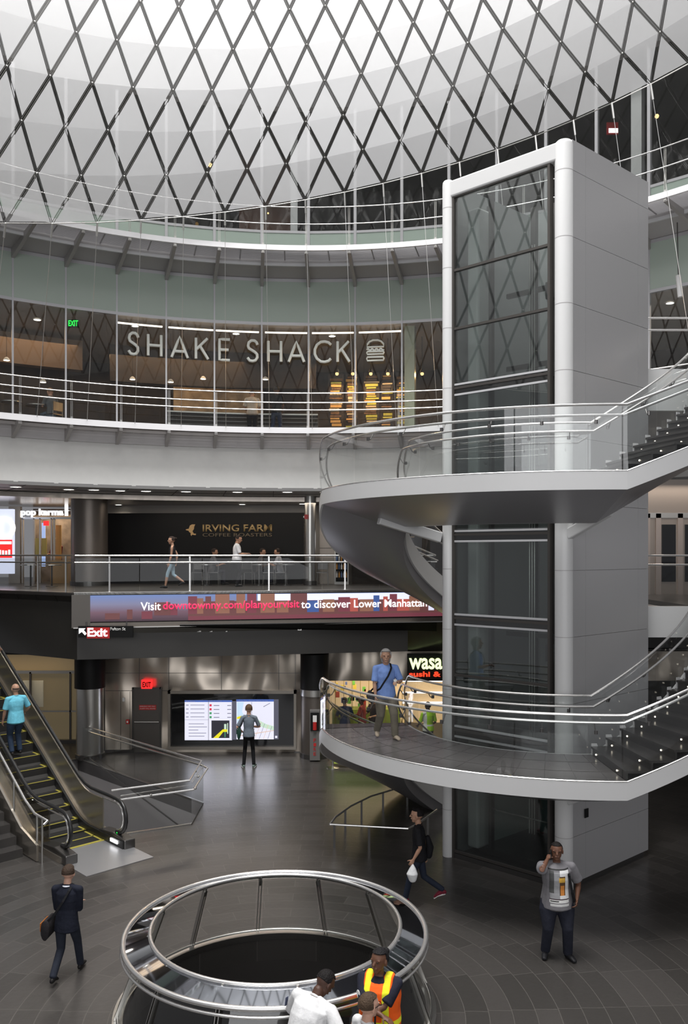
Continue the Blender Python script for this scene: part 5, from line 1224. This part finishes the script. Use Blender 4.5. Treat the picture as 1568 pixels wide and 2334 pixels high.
        limb(b, [n_+V((0, -.01*h, -.02*h)), n_+toe*.8], [(.018*h, .018*h), (.020*h, .012*h)], fy@V((1, 0, 0)))
    bo = b.build('body', mat_skin(skin), root, weld=False); melt(bo, vox*.72, 2)
    # --- trousers
    if not upper_only:
        b = MB(); lo = loose
        limb(b, [pel+V((0, 0, -.035*h)), pel, sp(0, 0, .035), sp(0, 0, .065)], [(.088*h*bw, .068*h*bw), (.096*h*bw, .072*h*bw), (.092*h*bw, .068*h*bw), (.084*h*bw, .062*h*bw)])
        for i in (0, 1):
            a, k, n_, toe = F_[i]; end = k.lerp(n_, .35) if short_pants else n_+V((0, 0, .0))
            limb(b, [a+V((0, 0, .005*h)), a.lerp(k, .35), k, k.lerp(end, .5), end], [.050*h*bw, .050*h*bw*lo, .040*h*lo, .037*h*lo, .034*h*lo], (1, 0, 0), 16, .5)
        o = b.build('trousers', cloth('trouser_cloth_%02x%02x%02x' % tuple(int(c*255) for c in pants), pants), root, weld=False); melt(o, vox, 2)
        for i in (0, 1):
            a, k, n_, toe = F_[i]; fy = Matrix.Rotation(radians(footyaw[i]), 3, 'Z'); b = MB()
            limb(b, [n_+fy@V((0, -.022*h, -.026*h)), n_+fy@V((0, .01*h, -.018*h)), n_+toe*.62, n_+toe*1.0], [(.022*h, .024*h), (.025*h, .030*h), (.028*h, .020*h), (.022*h, .014*h)], fy@V((1, 0, 0)))
            o = b.build('shoe', cloth('shoe_%02x%02x%02x' % tuple(int(c*255) for c in shoes), shoes, .5, .1), root, weld=False); melt(o, vox*.8, 1)
            if sole:
                b = MB(); limb(b, [n_+fy@V((0, -.026*h, -.043*h)), n_+toe*.6+V((0, 0, -.018*h)), n_+toe*1.05+V((0, 0, -.012*h))], [(.024*h, .007*h), (.029*h, .007*h), (.022*h, .007*h)], fy@V((1, 0, 0))); b.build('shoe_sole', cloth('sole_%02x%02x%02x' % tuple(int(c*255) for c in sole), sole, .6, 0), o, smooth=True, weld=False)
    # --- upper garment
    kind, col = top[0], top[1]; b = MB(); e_ = .010*h
    hz = hem-.52
    secs = [(hz, .104, .082), (hz+.05 if hz < -.01 else .05, .099, .077), (.11, .084, .062), (.19, .092, .066), (.25, .093, .061), (.285, .070, .048), (.308, .040, .038)]
    limb(b, [sp(0, 0, z) if z > -.03 else pel+V((0, 0, z*h)) for z, *_ in secs], [(rx*h*bw+e_*.5, ry*h*bw*(1+(bw-1)*.8)+e_*.5) for _, rx, ry in secs], (1, 0, 0), 18, .25)
    for i in (0, 1):
        s, e, w_ = Hd[i]; inner = sp((-1, 1)[i]*shw*.55, 0, .275)
        tz = sp((-1, 1)[i]*.016, -.006, .306)
        if kind != 'none': limb(b, [tz, tz.lerp(s, .55), s+V((0, 0, .0))], [.030*h, .032*h, .034*h*sqrt(bw)]); ellip(b, s, .036*h*sqrt(bw), .037*h*sqrt(bw), .035*h*sqrt(bw), None, 8)
        if kind == 'long': limb(b, [s, s.lerp(e, .5), e, e.lerp(w_, .95)], [.036*h*sqrt(bw), .034*h*sqrt(bw), .033*h, .023*h], (1, 0, 0), 14, .3)
        elif kind == 'short': limb(b, [s, s.lerp(e, .4), s.lerp(e, .84)], [.036*h*sqrt(bw), .035*h*bw, .037*h*bw], (1, 0, 0), 14, .15)
    m_ = top[2] if len(top) > 2 else cloth('top_cloth_%02x%02x%02x' % tuple(int(c*255) for c in col), col)
    o = b.build({'long': 'jacket', 'short': 'shirt', 'none': 'tank_top'}[kind], m_, root, weld=False); melt(o, vox, 2)
    # collar
    if kind != 'none':
        b = MB(); c_ = neck0+ (neck1-neck0)*.05; ax = (neck1-neck0).normalized(); x_ = (Rt@V((1, 0, 0))); y_ = ax.cross(x_)
        pts = [c_+x_*cos(a)*.034*h+y_*sin(a)*.034*h+ax*.004*h-ax*.008*h*sin(a) for a in [2*pi*k/16 for k in range(16)]]; b.tube(pts, .008*h, 6, closed=True); b.build('collar', m_, root, smooth=True)
    # --- hair
    hcol, hk = hair; h = hb_*1.16
    if hk != 'bald':
        b = MB(); s0 = MB(); s0.sphere((0, 0, 0), 1, 14)
        th = {'short': .006, 'long': .012, 'cropped': .003, 'bun': .006, 'fringe': .0}[hk]*h; vs = []
        for v in s0.v:
            v = V(v); p = V((v.x*(.0455*h+th), v.y*(.057*h+th), v.z*(.053*h+th)))+V((0, -.005*h, .015*h))
            face = v.y > .15 and v.z < .52
            low = v.z < (-.75 if hk == 'long' else -.35) or (hk == 'fringe' and v.z > .1)
            if face or low: p = V((v.x*.030*h, v.y*.035*h-.01*h, v.z*.035*h+.01*h))
            vs.append(hc+Rh@p)
        b.add(vs, s0.f)
        if hk == 'long': limb(b, [hc+Rh@V((-.040*h, -.018*h, .0)), hc+Rh@V((-.030*h, -.035*h, -.055*h))], [(.014*h, .02*h), (.012*h, .016*h)]); limb(b, [hc+Rh@V((.040*h, -.018*h, .0)), hc+Rh@V((.030*h, -.035*h, -.055*h))], [(.014*h, .02*h), (.012*h, .016*h)]); limb(b, [hc+Rh@V((0, -.045*h, .01*h)), hc+Rh@V((0, -.045*h, -.055*h))], [(.035*h, .014*h), (.03*h, .012*h)])
        if hk == 'bun': ellip(b, hc+Rh@V((0, -.072*h, .035*h)), .022*h, .02*h, .02*h, Rh, 6)
        b.build('hair', cloth('hair_%02x%02x%02x' % tuple(int(c*255) for c in hcol), hcol, .6, .8, 60), root, smooth=True, weld=False)
    for s in (-1, 1):
        b = MB(); ellip(b, hc+Rh@V((s*.018*h, .0475*h, .006*h)), .007*h, .004*h, .0035*h, Rh, 5); b.build('eye', cloth('eye_dark', (.02, .015, .012), .2, 0), root, smooth=True, weld=False)
    if glasses:
        b = MB()
        for s in (-1, 1): b.tube([hc+Rh@V((s*.019*h+cos(a)*.013*h, .058*h, .005*h+sin(a)*.010*h)) for a in [2*pi*k/12 for k in range(12)]], .0018*h, 5, closed=True); b.tube([hc+Rh@V((s*.031*h, .057*h, .008*h)), hc+Rh@V((s*.048*h, -.005*h, .004*h))], .0018*h, 5)
        b.build('spectacles', 'black', root, weld=False)
    h = hb_
    info = dict(bw=bw, root=root, sh=sh, hands=[x[2] for x in Hd], el=[x[1] for x in Hd], hc=hc, Rh=Rh, pel=pel, sp=sp, h=h, feet=F_, Rt=Rt)
    return info
def mat_skin(k):
    return bpy.data.materials.get('skin_'+k) or mat('skin_'+k, SKIN[k], .5, 0, .08, 60, .06, 20, spec=.35)
def wpt(p, v): r = p['root']; return Matrix.Translation(r.location)@Matrix.Rotation(r.rotation_euler.z, 4, 'Z')@V(v)
def shoulder_bag(p, label, col, flap, side=-1, size=(.34, .11, .26), drop=.46, back=-.03, cross=True, nm='shoulder_bag'):
    """bag hanging at the hip; a thing of its own"""
    h = p['h']; c = V((side*.155*h, back*h, drop*h)); t = thing(nm, label, 'bag', wpt(p, c)); t['local'] = 1; t.rotation_euler = p['root'].rotation_euler
    b = MB(); w_, d_, z_ = size
    limb(b, [V((0, -w_*.4, 0)), V((0, w_*.4, 0))], [(d_*.5, z_*.5), (d_*.5, z_*.5)], (1, 0, 0), 14, .3); b.build('bag_body', cloth('bag_%02x%02x%02x' % tuple(int(x*255) for x in col), col), t, smooth=True, weld=False)
    b = MB(); b.para(V((side*d_*.5, -w_*.38, -.02)), V((side*.015, 0, 0)), V((0, w_*.76, 0)), V((0, 0, z_*.42))); b.build('flap', cloth('flap_%02x%02x%02x' % tuple(int(x*255) for x in flap), flap), t, bevel=.008)
    s_ = -side if cross else side
    kb = p['bw']*(1+.8*(p['bw']-1)); sp0 = p['sp']; ad = .010 if kb > 1.02 else .006
    SPx = lambda x, y, z: sp0(x*(p['bw']**.5), (y*kb+(ad if y > 0 else -ad if y < 0 else 0)) if z < .3 else y, z+(.012 if z > .3 else 0))
    pts = [V((0, .0, z_*.35))+V((0, w_*.3, 0)), SPx(side*.085, .066, .06)-c, SPx(side*.045, .076, .13)-c, SPx(s_*.0 , .078, .2)-c, SPx(s_*.03, .066, .26)-c, SPx(s_*.045, .048, .29)-c, SPx(s_*.05, 0, .318)-c, SPx(s_*.04, -.05, .285)-c, SPx(0, -.080, .2)-c, SPx(side*.045, -.078, .13)-c, SPx(side*.09, -.07, .06)-c, V((0, -w_*.3, z_*.35))]
    if not cross: pts = [V((0, w_*.3, z_*.3)), p['sp'](side*.10, .06, .2)-c, p['sp'](side*.075, .01, .322)-c, p['sp'](side*.10, -.06, .2)-c, V((0, -w_*.3, z_*.3))]
    b = MB()
    for i in range(len(pts)-1): b.beam(pts[i], pts[i+1]+(pts[i+1]-pts[i])*.03, .035, .008, (pts[i]+pts[i+1])/2-(p['sp'](0, 0, .15)-c))
    b.build('strap', cloth('strap_black', (.012, .012, .014)), t); return t
def objmask_mat(name, base, rules, vs=9):
    """cloth with printed zones given in the wearer's own coordinates: rules (x0,x1,y0,y1,z0,z1,colour)"""
    m = mat(name, base, .8, 0, .4, 14); nt, N, L = m.node_tree, m.node_tree.nodes, m.node_tree.links; b = N['Principled BSDF']
    tc = N.new('ShaderNodeTexCoord'); sp_ = N.new('ShaderNodeSeparateXYZ'); L.new(tc.outputs['Object'], sp_.inputs[0]); prev = None
    for (x0, x1, y0, y1, z0, z1, col) in rules:
        fac = None
        for ax_, lo, hi in ((0, x0, x1), (1, y0, y1), (2, z0, z1)):
            for op, val in (('GREATER_THAN', lo), ('LESS_THAN', hi)):
                if abs(val) > 50: continue
                n = N.new('ShaderNodeMath'); n.operation = op; n.inputs[1].default_value = val; L.new(sp_.outputs[ax_], n.inputs[0])
                if fac is None: fac = n.outputs[0]
                else: mm = N.new('ShaderNodeMath'); mm.operation = 'MULTIPLY'; L.new(fac, mm.inputs[0]); L.new(n.outputs[0], mm.inputs[1]); fac = mm.outputs[0]
        mx = N.new('ShaderNodeMix'); mx.data_type = 'RGBA'; L.new(fac, mx.inputs[0])
        if prev is None: mx.inputs[6].default_value = (*base, 1)
        else: L.new(prev, mx.inputs[6])
        mx.inputs[7].default_value = (*col, 1); prev = mx.outputs[2]
    L.new(prev, b.inputs['Base Color']); return m

# 1 businessman, seen from behind, walking away
def gpos(px, py, z=0): Y = (EYE-z)*F/(py-PY); return V(((px-PX)/F*Y, Y, z))
c = gpos(152, 2228)
p = person('man in dark navy suit walking away with an orange-trimmed bag on his left hip', c, -4, 1.66, 'pale', ((.05, .032, .022), 'short'), 1.05, feet=((-.10, -.27, .0), (.11, .27, 0)), heel=(.35, 0), hands=((-.09, .27, 1.02), (.10, .27, 1.04)), elbow=((-.35, -1, 0), (.35, -1, 0)), head=(0, 4), lean=3,
           top=('long', (.012, .014, .024)), hem=.44, pants=(.022, .026, .038), loose=.95, shoes=(.012, .011, .011), kneehint=((.1, 1, 0), (0, 1, 0)), vox=.010)
b = MB(); q = p['sp'](0, -.02, .315); ellip(b, q, .062, .055, .018, p['Rt'], 8); b.build('shirt_collar', cloth('white_collar', (.7, .72, .78)), p['root'], smooth=True)
shoulder_bag(p, 'black messenger bag with orange stripes hanging from the shoulder of the suited man', (.022, .020, .022), (.38, .13, .03), -1, (.36, .13, .30), .47, -.03)
# 2 man on the phone, facing the camera
c = gpos(1268, 2180)
prn = objmask_mat('grey_shirt_with_print', (.17, .165, .175), [(-.14, .13, .04, 99, 1.00, 1.40, (.30, .30, .31)), (-.16, -.02, .04, 99, .97, 1.44, (.70, .70, .70)), (-.105, -.015, .04, 99, 1.05, 1.34, (.10, .05, .02)), (-.09, -.03, .04, 99, 1.05, 1.20, (.60, .22, .04)), (-.10, -.005, .04, 99, 1.25, 1.32, (.62, .36, .05)), (-.16, .14, .04, 99, .985, 1.0, (.04, .02, .03)), (-.16, .14, .04, 99, .94, .985, (.66, .66, .64)), (-.0, .13, .04, 99, .955, .972, (.03, .03, .03)), (-.16, .13, .04, 99, .89, .925, (.55, .55, .54)), (-.17, .15, .04, 99, 1.425, 1.445, (.03, .03, .03)), (.07, .14, .04, 99, 1.08, 1.42, (.07, .07, .07))])
p = person('smiling man on a mobile phone in a printed grey t-shirt standing near the elevator base', c, 176, 1.80, 'brown', ((.010, .008, .007), 'cropped'), 1.34, feet=((-.17, .05, 0), (.17, -.02, 0)), footyaw=(25, -15), hands=((-.30, .10, .95), (.150, .085, 1.58)), elbow=((-.6, -.8, 0), (.9, .6, -1)), head=(-6, -4),
           top=('short', (.2, .2, .2), prn), hem=.46, pants=(.020, .022, .033), loose=1.22, shoes=(.013, .013, .015), vox=.010, curl=1.3)
ph = thing('mobile_phone', 'black mobile phone held to the ear of the man in the printed t-shirt', 'phone', wpt(p, p['hc']+V((.098, .01, -.02)))); ph['local'] = 1; ph.rotation_euler = p['root'].rotation_euler
MB().beam((0, .01, .06), (0, .04, -.07), .012, .065, (0, 1, .2)).build('phone_body', 'black_gloss', ph, bevel=.004); MB().beam((-.007, .012, .05), (-.007, .038, -.06), .002, .05, (0, 1, .2)).build('phone_screen', 'black', ph)
t = thing('backpack', 'black backpack on one shoulder of the man with the phone', 'bag', wpt(p, (-.12, -.22, 1.05))); t['local'] = 1; t.rotation_euler = p['root'].rotation_euler
b = MB(); limb(b, [V((-.03, 0, -.2)), V((0, 0, 0)), V((.02, 0, .18))], [(.15, .08), (.16, .09), (.12, .06)]); b.build('bag_body', cloth('bag_black', (.012, .012, .014)), t, smooth=True, weld=False)
b = MB(); pts = [V((-.02, .0, .2)), V((-.03, .12, .40)), V((-.035, .22, .44)), V((-.05, .37, .30)), V((-.09, .40, .05)), V((-.14, .34, -.12)), V((-.18, .15, -.2))]
for i in range(6): b.beam(pts[i], pts[i+1]+(pts[i+1]-pts[i])*.03, .05, .012, (1, 0, 0) if i > 9 else (pts[i]+pts[i+1])/2-V((.12, .2, .1)))
b.build('strap', cloth('strap_black', (.012, .012, .014)), t)
# 3 man with white plastic bag, walking left
c = gpos(956, 2058)
p = person('young man in black t-shirt and jeans walking left behind the round guard', c, 82, 1.72, 'tan', ((.010, .008, .008), 'short'), 1.0, feet=((-.02, .26, 0), (.07, -.42, .03)), heel=(0, .75), hands=((-.21, .10, .86), (.18, -.1, .80)), elbow=((-.2, -1, 0), (.3, -1, 0)), lean=2, head=(4, -2), kneehint=((0, 1, 0), (0, 1, -.2)),
           top=('short', (.012, .012, .014)), hem=.47, pants=(.020, .026, .042), loose=.88, shoes=(.16, .015, .03), sole=(.75, .73, .72), vox=.010)
hp = p['hands'][0]; t = thing('plastic_bag', 'white plastic bag in the hand of the young man in black', 'bag', wpt(p, hp+V((0, .01, -.1)))); t['local'] = 1; t.rotation_euler = p['root'].rotation_euler
b = MB(); limb(b, [V((0, 0, .02)), V((-.01, 0, -.05)), V((-.02, .01, -.15)), V((-.01, 0, -.26))], [(.014, .014), (.045, .06), (.075, .105), (.05, .07)]); o = b.build('bag_body', mat('white_plastic', (.82, .83, .83), .4, 0, .8, 12), t, weld=False); melt(o, .009, 1)
t = thing('small_backpack', 'black sling pack on the back of the young man in black', 'bag', wpt(p, (0.03, -.17, 1.02))); t['local'] = 1; t.rotation_euler = p['root'].rotation_euler
b = MB(); limb(b, [V((0, 0, -.15)), V((0, -.02, 0)), V((0, .02, .18))], [(.10, .06), (.12, .07), (.08, .04)]); b.build('bag_body', cloth('bag_black', (.012, .012, .014)), t, smooth=True, weld=False)
# 4 grey haired man on the lower landing
c = V(((879-PX)/F*16.8, 16.8, 2.70))
p = person('grey-haired man in light blue polo and khaki trousers walking on the lower landing', c, 192, 1.76, 'tan', ((.36, .35, .34), 'long'), 1.12, feet=((-.15, .16, 0), (.13, -.20, 0)), heel=(0, .25), footyaw=(12, -10), hands=((-.15, .27, 1.16), (.24, .12, .86)), elbow=((-.8, -1, -.4), (.8, -1, -.2)), head=(-10, -3),
           top=('short', (.19, .30, .62)), hem=.47, pants=(.19, .165, .125), loose=1.18, shoes=(.42, .34, .26), vox=.011, curl=1.3)
hp = p['hands'][0]; fd = (p['hands'][0]-p['el'][0]).normalized()
t = thing('paper_cup', 'white lidded paper cup held by the grey-haired man on the landing', 'cup', wpt(p, hp+fd*.07)); t['local'] = 1
MB().lathe((0, 0, -.03), [(0, -.05), (.026, -.05), (.036, .06), (.036, .062), (0, .062)], 16).build('cup_body', 'white_flat', t, smooth=True); MB().lathe((0, 0, .03), [(0, .01), (.039, .0), (.037, .015), (0, .02)], 16).build('lid', 'white_flat', t, smooth=True)
shoulder_bag(p, 'black satchel of the grey-haired man on the landing, strap across his chest', (.02, .02, .024), (.03, .03, .034), 1, (.32, .10, .24), .46, -.08)
# 5 person in front of the information display
c = gpos(567, 1749)
p = person('person in grey-blue t-shirt and black trousers looking at the information display', c, 4, 1.86, 'pale', ((.10, .06, .035), 'short'), .90, feet=((-.15, 0, 0), (.15, 0, 0)), footyaw=(14, -14), hands=((-.20, .12, 1.05), (.10, .22, 1.18)), elbow=((-.8, -.7, 0), (1, -.7, 0)), top=('short', (.16, .19, .23)), hem=.50, pants=(.008, .008, .009), loose=.82, shoes=(.12, .16, .14), sole=(.6, .6, .6), head=(0, 2), vox=.012)
shoulder_bag(p, 'dark green tote bag on the shoulder of the person at the information display', (.02, .06, .045), (.02, .07, .05), -1, (.36, .12, .36), .56, 0, False, 'tote_bag')
# 6,7 escalator riders
t6 = 3.65; e6 = ep(t6, -.05, ez(t6+.25))
p = person('balding man in turquoise t-shirt and jeans riding up the escalator', e6, 44.5, 1.72, 'tan', ((.05, .04, .035), 'fringe'), 1.15, feet=((-.10, 0, 0), (.12, .05, 0)), hands=((-.27, .12, .84), (.30, .22, .96)), elbow=((-.6, -1, 0), (.6, -1, 0)), top=('short', (.16, .52, .66)), hem=.46, pants=(.030, .048, .085), loose=1.05, shoes=(.02, .018, .018), vox=.011)
t7 = 6.0; e7 = ep(t7, .0, ez(t7+.25))
person('rider in pale t-shirt reaching for the escalator handrail at the left edge', e7, 44.5, 1.74, 'pale', ((.06, .04, .03), 'short'), 1.0, hands=((-.25, .1, .85), (.55, .10, 1.02)), elbow=((-.6, -1, 0), (.4, -1, -.5)), top=('short', (.45, .47, .52)), pants=(.03, .03, .04), vox=.012)
# 8 guard in white shirt leaning on the round guard
c = V((-.50, 9.22, 0))
patch = V((0, 0, 0))
p = person('guard in white short-sleeved shirt leaning on the round steel guard', c, -34, 1.78, 'dark', ((.010, .009, .009), 'cropped'), 1.34, lean=27, side=6, head=(-22, 22), feet=((-.12, -.1, 0), (.14, 0, 0)), hands=((-.10, .42, 1.05), (.26, .30, 1.0)), elbow=((-1, -.3, -.2), (1, -.6, 0)), top=('short', (.72, .72, .72)), hem=.47, pants=(.012, .012, .018), loose=1.1, vox=.010)
s = p['sh'][0].lerp(p['el'][0], .45)
o = MB(); o.para(s+V((-.085, -.03, -.04)), V((-.008, 0, 0)), V((.02, -.075, .02)), V((.0, .02, .09))); o.build('shoulder_patch', mat('navy_patch', (.05, .06, .12), .7), p['root'], bevel=.004)
# 9 woman in orange safety vest
c = V((.42, 9.80, 0))
p = person('woman in orange safety vest with crossed arms beside the round steel guard', c, 163, 1.76, 'brown', ((.012, .011, .012), 'bun'), 1.30, True, head=(-18, -6), hands=((.12, .33, 1.13), (-.12, .32, 1.17)), elbow=((-1, .2, -.6), (1, .2, -.6)), feet=((-.12, 0, 0), (.12, 0, 0)), top=('short', (.020, .021, .034)), hem=.57, pants=(.014, .015, .022), loose=1.1, vox=.010, curl=.6)
h = p['h']; org = (1.0, .13, .005); yel = (.85, .85, .02)
vm = objmask_mat('orange_vest_with_lime_bands', org, [(-.15, -.075, -99, 99, 1.03, 2, yel), (.075, .15, -99, 99, 1.03, 2, yel), (-99, 99, -99, 99, .97, 1.03, yel), (-99, 99, -99, 99, .84, .90, yel), (-.012, .012, .05, 99, .6, 1.3, (.03, .02, .02))])
nt = vm.node_tree; 
b = MB(); secs = [(-.03, .100, .078), (.03, .104, .078), (.11, .098, .074), (.19, .104, .078), (.25, .100, .072), (.285, .082, .056)]
limb(b, [p['sp'](0, 0, z) if z > -.03 else p['pel']+V((0, 0, z*h)) for z, *_ in secs], [(rx*h*1.40, ry*h*1.66) for _, rx, ry in secs], (1, 0, 0), 20, .2)
for sx in (-1, 1): limb(b, [p['sp'](sx*.062, .06, .27), p['sp'](sx*.066, .02, .318), p['sp'](sx*.066, -.02, .322), p['sp'](sx*.06, -.06, .27)], [(.034*h, .018*h)]*4, (1, 0, 0), 10, .2)
o = b.build('safety_vest', vm, p['root'], weld=False); melt(o, .010, 1)
b = MB(); s = p['sh'][1].lerp(p['el'][1], .5)
# neckline insert
s = p['sh'][1].lerp(p['el'][1], .55); b = MB(); b.cyl((0, 0), .042, 0, .006, 20); b.v = [tuple(s+V((.055+v[2], v[0]*.5+.03, v[1]))) for v in b.v]
b = MB(); d = V((.75, .65, 0)).normalized(); tt = V((-.65, .75, 0)); b.extr([s+d*.078+tt*cos(a)*.045+V((0, 0, sin(a)*.045)) for a in [2*pi*k/18 for k in range(18)]], d*.006); b.build('shoulder_patch', 'white_flat', p['root'])
# 10 man at the bottom edge
c = V(((836-PX)/F*8.95, 8.9, 0))
person('brown-haired man in white shirt cut off by the bottom edge, looking right', c, -58, 1.70, 'pale', ((.075, .048, .030), 'short'), 1.0, head=(0, 0), top=('short', (.68, .68, .68)), pants=(.02, .02, .03), glasses=True, vox=.010)
# 11.. street level
c = V(((393-PX)/F*27.2, 27.2, ZS))
person('woman in black top and pale jeans walking left on the street level', c, 97, 1.66, 'tan', ((.02, .012, .01), 'bun'), .95, True, feet=((-.03, .22, 0), (.05, -.34, .03)), heel=(0, .6), hands=((-.12, .10, .80), (.16, -.1, .84)), elbow=((-.2, -1, 0), (.2, -1, 0)), top=('none', (.012, .012, .014)), hem=.48, pants=(.30, .42, .50), loose=.85, shoes=(.02, .02, .02), short_pants=True, vox=.014)
c = V(((540-PX)/F*28.6, 28.6, ZS))
person('guard in white shirt and dark trousers reading in front of the black hoarding', c, -80, 1.74, 'tan', ((.02, .014, .012), 'short'), 1.08, hands=((-.05, .34, 1.12), (.10, .34, 1.12)), elbow=((-.4, -1, -1), (.4, -1, -1)), head=(0, 18), top=('short', (.70, .71, .74)), hem=.52, pants=(.012, .012, .014), vox=.014)
def seated(label, c, yaw, skin, hair, col, pants, vox=.014, **k):
    return person(label, c, yaw, 1.70, skin, hair, 1.0, hip_drop=.40, feet=((-.10, .40, 0), (.10, .42, 0)), hands=((-.14, .34, .74), (.14, .34, .74)), elbow=((-.6, -1, -.4), (.6, -1, -.4)), kneehint=((0, .6, 1), (0, .6, 1)), top=('short', col), hem=.50, pants=pants, vox=vox, lean=6, **k)
for i, (px, yw, col, lb) in enumerate(((483, -70, (.10, .10, .11), 'seated person in grey top in front of the black hoarding, left of the reading guard'), (638, 80, (.36, .37, .40), 'seated person in pale shirt in front of the black hoarding near the slim steel column'), (592, -90, (.06, .05, .05), 'dim seated person in dark clothes just right of the reading guard'))):
    seated(lb, V(((px-PX)/F*30.2, 30.2, ZS)), yw, 'tan', ((.02, .015, .012), 'short'), col, (.02, .02, .03))
c = V(((131-PX)/F*32.8, 32.75, ZS))
person('shop vendor in dark red top and pale cap behind the popcorn counter', c, 160, 1.72, 'tan', ((.62, .52, .42), 'short'), 1.1, hands=((-.1, .3, 1.1), (.2, .3, 1.1)), top=('short', (.16, .03, .03)), pants=(.02, .02, .02), vox=.016)
# level two
def rpos(px, R, z): a, Y = ray_ring(px, R); return A(a, R, z)
person('person in white shirt seen from behind at the serving counter on the second level', rpos(575, 17.2, Z2), 8, 1.72, 'tan', ((.03, .02, .015), 'short'), 1.12, lean=14, head=(0, 20), hands=((-.2, .35, 1.05), (.2, .35, 1.05)), top=('short', (.62, .55, .48)), hem=.48, pants=(.012, .012, .012), vox=.014)
p = person('person in black shirt and jeans ordering at the counter on the second level', rpos(630, 17.0, Z2), -6, 1.76, 'brown', ((.010, .009, .009), 'short'), .98, feet=((-.2, 0, 0), (.12, .05, 0)), hands=((-.16, .25, 1.0), (.16, .2, 1.0)), top=('short', (.012, .012, .014)), hem=.5, pants=(.035, .05, .10), vox=.014)
seated('seated diner in grey t-shirt and pale jeans at the left of the second level', rpos(118, 17.0, Z2), 50, 'pale', ((.16, .10, .06), 'short'), (.16, .17, .18), (.26, .34, .44))
# behind the lower landing
hv = objmask_mat('hi_vis_vest', (.45, .80, .02), [(-99, 99, -99, 99, 1.02, 1.07, (.75, .75, .7)), (-.2, -.09, -99, 99, .0, 2, (.75, .75, .7))])
c = V(((976-PX)/F*26.2, 26.2, 0))
person('dark-skinned person in lime safety vest in front of the sushi shop', c, 20, 1.74, 'dark', ((.01, .01, .01), 'cropped'), 1.0, hands=((-.2, .3, 1.0), (.2, .25, 1.0)), top=('short', (.45, .8, .02), hv), pants=(.015, .013, .012), vox=.014)
for i, (px, col, pn, lb) in enumerate(((786, (.03, .05, .12), (.03, .04, .09), 'shopper in dark blue leaning over the food counter at its left end'), (826, (.30, .05, .04), (.02, .02, .02), 'shopper in dark red by the food counter behind the lower landing'), (853, (.04, .03, .03), (.03, .02, .02), 'shopper in dark clothes by the food counter, partly behind the grey-haired man'))):
    person(lb, V(((px-PX)/F*27.4, 27.35+.22*i, 0)), 10+i*60, 1.68, ('tan', 'brown', 'tan')[i], ((.02, .015, .012), 'short'), 1.0, hands=((-.2, .3, 1.05), (.2, .3, 1.05)), top=('short', col), pants=pn, vox=.016)
